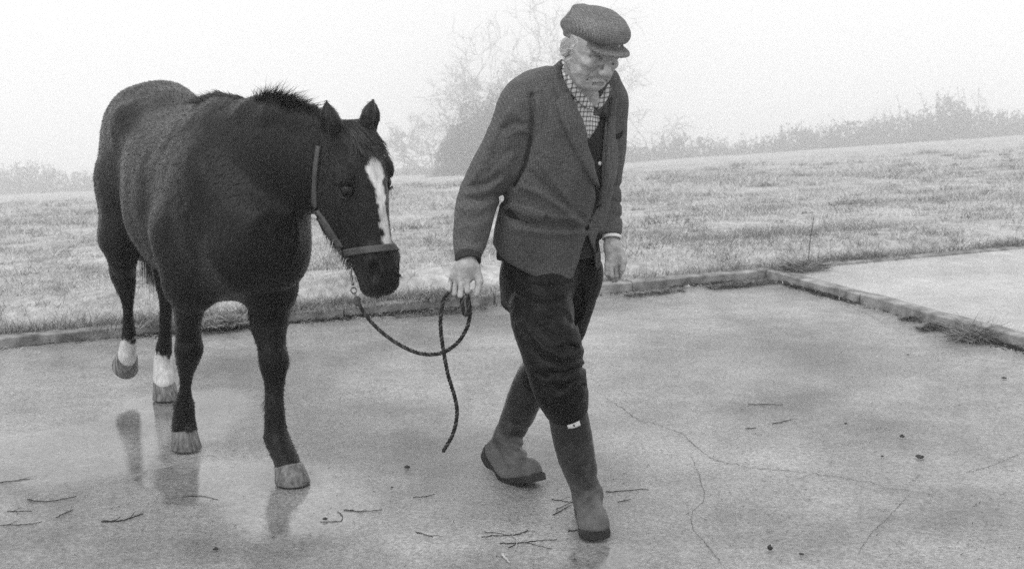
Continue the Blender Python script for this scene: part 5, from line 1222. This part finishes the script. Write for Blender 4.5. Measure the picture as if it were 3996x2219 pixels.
# ------------------------------------------------------------------ far vegetation in the fog
M_BARK = mat('far_bark', .02, .9, .04, 3); M_IVY = mat('far_leaves', .045, .8, .08, 2)
TR = 235.0
def base_at(x, Y, dy=0):
    X_ = (x-512)/FPX*Y*1.0; 
    for _ in range(6):
        q = np.array([X_, Y, field_z(np.array(X_), np.array(Y))]); X_ += (x-pj(q)[0])/FPX*Y
    return q
rt = np.random.default_rng(21)
def grow(p, d, L_, r, depth, out, up=.12, wander=.22, kids=4, spread_=.8):
    n = max(4, int(5+depth)); pts = [p]; dd_ = d.copy()
    for i in range(n):
        dd_ = nrm(dd_+rt.normal(0, wander, 3)*np.array([1, .6, 1])+UP*up*.3); pts.append(pts[-1]+dd_*L_/n)
    pts = np.array(pts); rr = np.linspace(r, r*.5, len(pts)); out.append((depth, pts, rr))
    if depth <= 0: return
    for k in range(kids):
        t = rt.uniform(.3, 1.0) if k else 1.0; i = min(int(t*n), n); base = pts[i]; tan = nrm(pts[min(i+1, n)]-pts[max(i-1, 0)])
        nd = nrm(tan+rt.normal(0, spread_, 3)*np.array([1, .7, .8])+UP*up); grow(base, nd, L_*rt.uniform(.5, .8), max(rr[i]*.66, .05), depth-1, out, up, wander, kids, spread_)
def tree(name, label, x, Y, trunks, group=None, cat='tree', dy=0):
    root_p = base_at(x, Y); root = empty(name, tuple(float(v) for v in root_p)); tag(root, label, cat, group)
    segs = []
    for (dx, d, L_, r, depth, kids, sp_, up) in trunks: grow(root_p+np.array([dx, 0, -.3]), nrm(d), L_, r, depth, segs, up=up, kids=kids, spread_=sp_)
    top = max(s[0] for s in segs)
    tk = [tube(p, r, 7, False) for dp, p, r in segs if dp == top]; cr = [tube(p, r, 4, False) for dp, p, r in segs if dp < top]
    V, F = joinV(tk); link('trunk', mesh_np('trunk', V, F), M_BARK, root)
    V, F = joinV(cr); link('crown', mesh_np('crown', V, F), M_BARK, root)
    return root, segs
tree('bare_tree', 'tall bare tree fading into the fog behind the man', 508, TR, [(0, (.0, 0, 1), 12, .42, 5, 4, .72, .10), (-1.5, (-.5, .1, .8), 10, .28, 4, 4, .8, .06), (1.5, (.75, 0, .7), 16, .28, 4, 4, .75, .04), (-.6, (-.2, 0, 1), 14, .34, 4, 3, .6, .12), (.8, (.3, 0, 1), 16, .34, 4, 3, .6, .12)])
tree('scrub_tree', 'low spreading bare scrub left of the ivy bush in the fog', 432, TR-3, [(0, (-.5, 0, .9), 6, .16, 4, 4, .8, .04), (-.8, (-.8, 0, .5), 6.5, .14, 4, 4, .8, .02), (.5, (.2, 0, 1), 6, .16, 4, 4, .8, .05), (0, (-.2, 0, 1), 5, .15, 4, 4, .9, .03)])
tree('sapling', 'thin bare sapling right of the man in the fog', 655, TR+3, [(0, (.1, 0, 1), 7, .10, 4, 3, .7, .05), (.4, (.6, 0, .8), 6, .08, 3, 4, .8, .03), (-.6, (-.4, 0, .9), 6, .08, 3, 4, .8, .03)])
def leaves(c, rad_, n, size):
    d_ = unit(rt.normal(0, 1, (n, 3))); r_ = rt.random(n)**.35; lump = 1+.35*fbm(d_*2.2+c*.1, 3)
    p = c+d_*(r_*lump)[:, None]*rad_; a = unit(rt.normal(0, 1, (n, 3))); b_ = unit(np.cross(a, rt.normal(0, 1, (n, 3)))); s_ = size*rt.uniform(.5, 1.3, n)[:, None]
    V = np.stack([p-a*s_, p-b_*s_*.6, p+a*s_, p+b_*s_*.6], 1).reshape(-1, 3); return V, np.arange(4*n).reshape(n, 4)
def bush(name, label, blobs, Y, cat='bush', group=None, kind=None, size=.22, dens=1.0):
    root = empty(name, tuple(float(v) for v in base_at(blobs[0][0], Y))); tag(root, label, cat, group, kind); parts_, tw = [], []
    for (x, y, rx, ry) in blobs:
        c = P(x, y, Y); k = Y/FPX; R_ = np.array([rx*k, rx*k*.8, ry*k]); parts_.append(leaves(c, R_, int(dens*26*rx*ry/10), size))
        for _ in range(int(3+rx/3)):
            d_ = nrm(rt.normal(0, 1, 3)*np.array([1, .5, .6])+UP*.7); p0 = c+d_*R_*.6; p1 = c+d_*R_*(1.15+.5*rt.random())+rt.normal(0, .2, 3); tw.append(tube(np.array([p0, (p0+p1)/2+rt.normal(0, .15, 3), p1]), [.05, .035, .02], 4, False))
    V, F = joinV(parts_); link('foliage', mesh_np('foliage', V, F, False), M_IVY, root); V, F = joinV(tw); tag(link('stem', mesh_np('stem', V, F), M_BARK, root), kind='stuff')
bush('ivy_bush', 'dense ivy-clad bush grey in the fog between horse and man', [(478, 148, 36, 42), (455, 160, 22, 28), (505, 125, 26, 34), (500, 165, 26, 24), (448, 178, 24, 12)], TR-75, dens=1.4)
HB = [(632, 164, 16, 20), (652, 168, 20, 20), (676, 164, 18, 22), (700, 166, 22, 19), (722, 166, 20, 18), (748, 164, 22, 20), (772, 160, 22, 21), (797, 156, 24, 22), (822, 150, 24, 24), (848, 146, 24, 26), (874, 148, 24, 24), (900, 144, 26, 24), (926, 138, 24, 26), (950, 132, 22, 28), (972, 132, 24, 24), (998, 136, 24, 22), (1022, 136, 24, 22)]
def hedge(name, label, blobs, Y):
    parts_ = []
    for (x, y, rx, ry) in blobs:
        k = Y/FPX; parts_.append(leaves(P(x, y, Y), np.array([rx*k, rx*k, ry*k]), int(2.6*rx*ry), .28))
        for _ in range(14):
            x0 = x+rt.normal(0, rx*.75); c = P(x0, y-ry*.4, Y+rt.normal(0, 1)); p1 = P(x0+rt.normal(0, 4), y-ry*(.9+.35*rt.random()), Y); parts_.append(tube(np.array([c, (c+p1)/2+rt.normal(0, .25, 3), p1+rt.normal(0, .15, 3)]), [.06, .04, .03], 4, False))
            q_ = c+(p1-c)*rt.uniform(.3, 1.05, (9, 1))+rt.normal(0, .22, (9, 3)); a_ = unit(rt.normal(0, 1, (9, 3))); b2 = unit(np.cross(a_, rt.normal(0, 1, (9, 3))))*.10; a_ = a_*.16
            parts_.append((np.stack([q_-a_, q_-b2, q_+a_, q_+b2], 1).reshape(-1, 3), np.arange(36).reshape(9, 4)))
    V, F = joinV(parts_); o = link(name, mesh_np(name, V, F, False), M_IVY); tag(o, label, kind='stuff')
HB = [(x, y-3*rt.random(), rx, ry*rt.uniform(.75, 1.3)) for x, y, rx, ry in HB]
hedge('scrub_hedge', 'rough scrub hedge fading into the fog along the right skyline', HB, TR-35)
hedge('far_hedge', 'faint low scrub in the fog at the left edge', [(4, 186, 16, 16), (28, 183, 16, 18), (52, 185, 16, 14), (78, 187, 16, 13), (104, 188, 18, 12), (395, 186, 20, 12), (415, 182, 16, 14)], TR-15)

# low scrub breaking the line where the field meets the fog
ls = []
for x in np.arange(-20, 1050, 11):
    q = base_at(x+rt.normal(0, 3), 285); yy = float(pj(q)[1]); ls.append((float(x), yy+2, 13, 4+6*rt.random()))
hedge('field_edge_scrub', 'faint low scrub where the far edge of the field fades into fog', ls, 282)
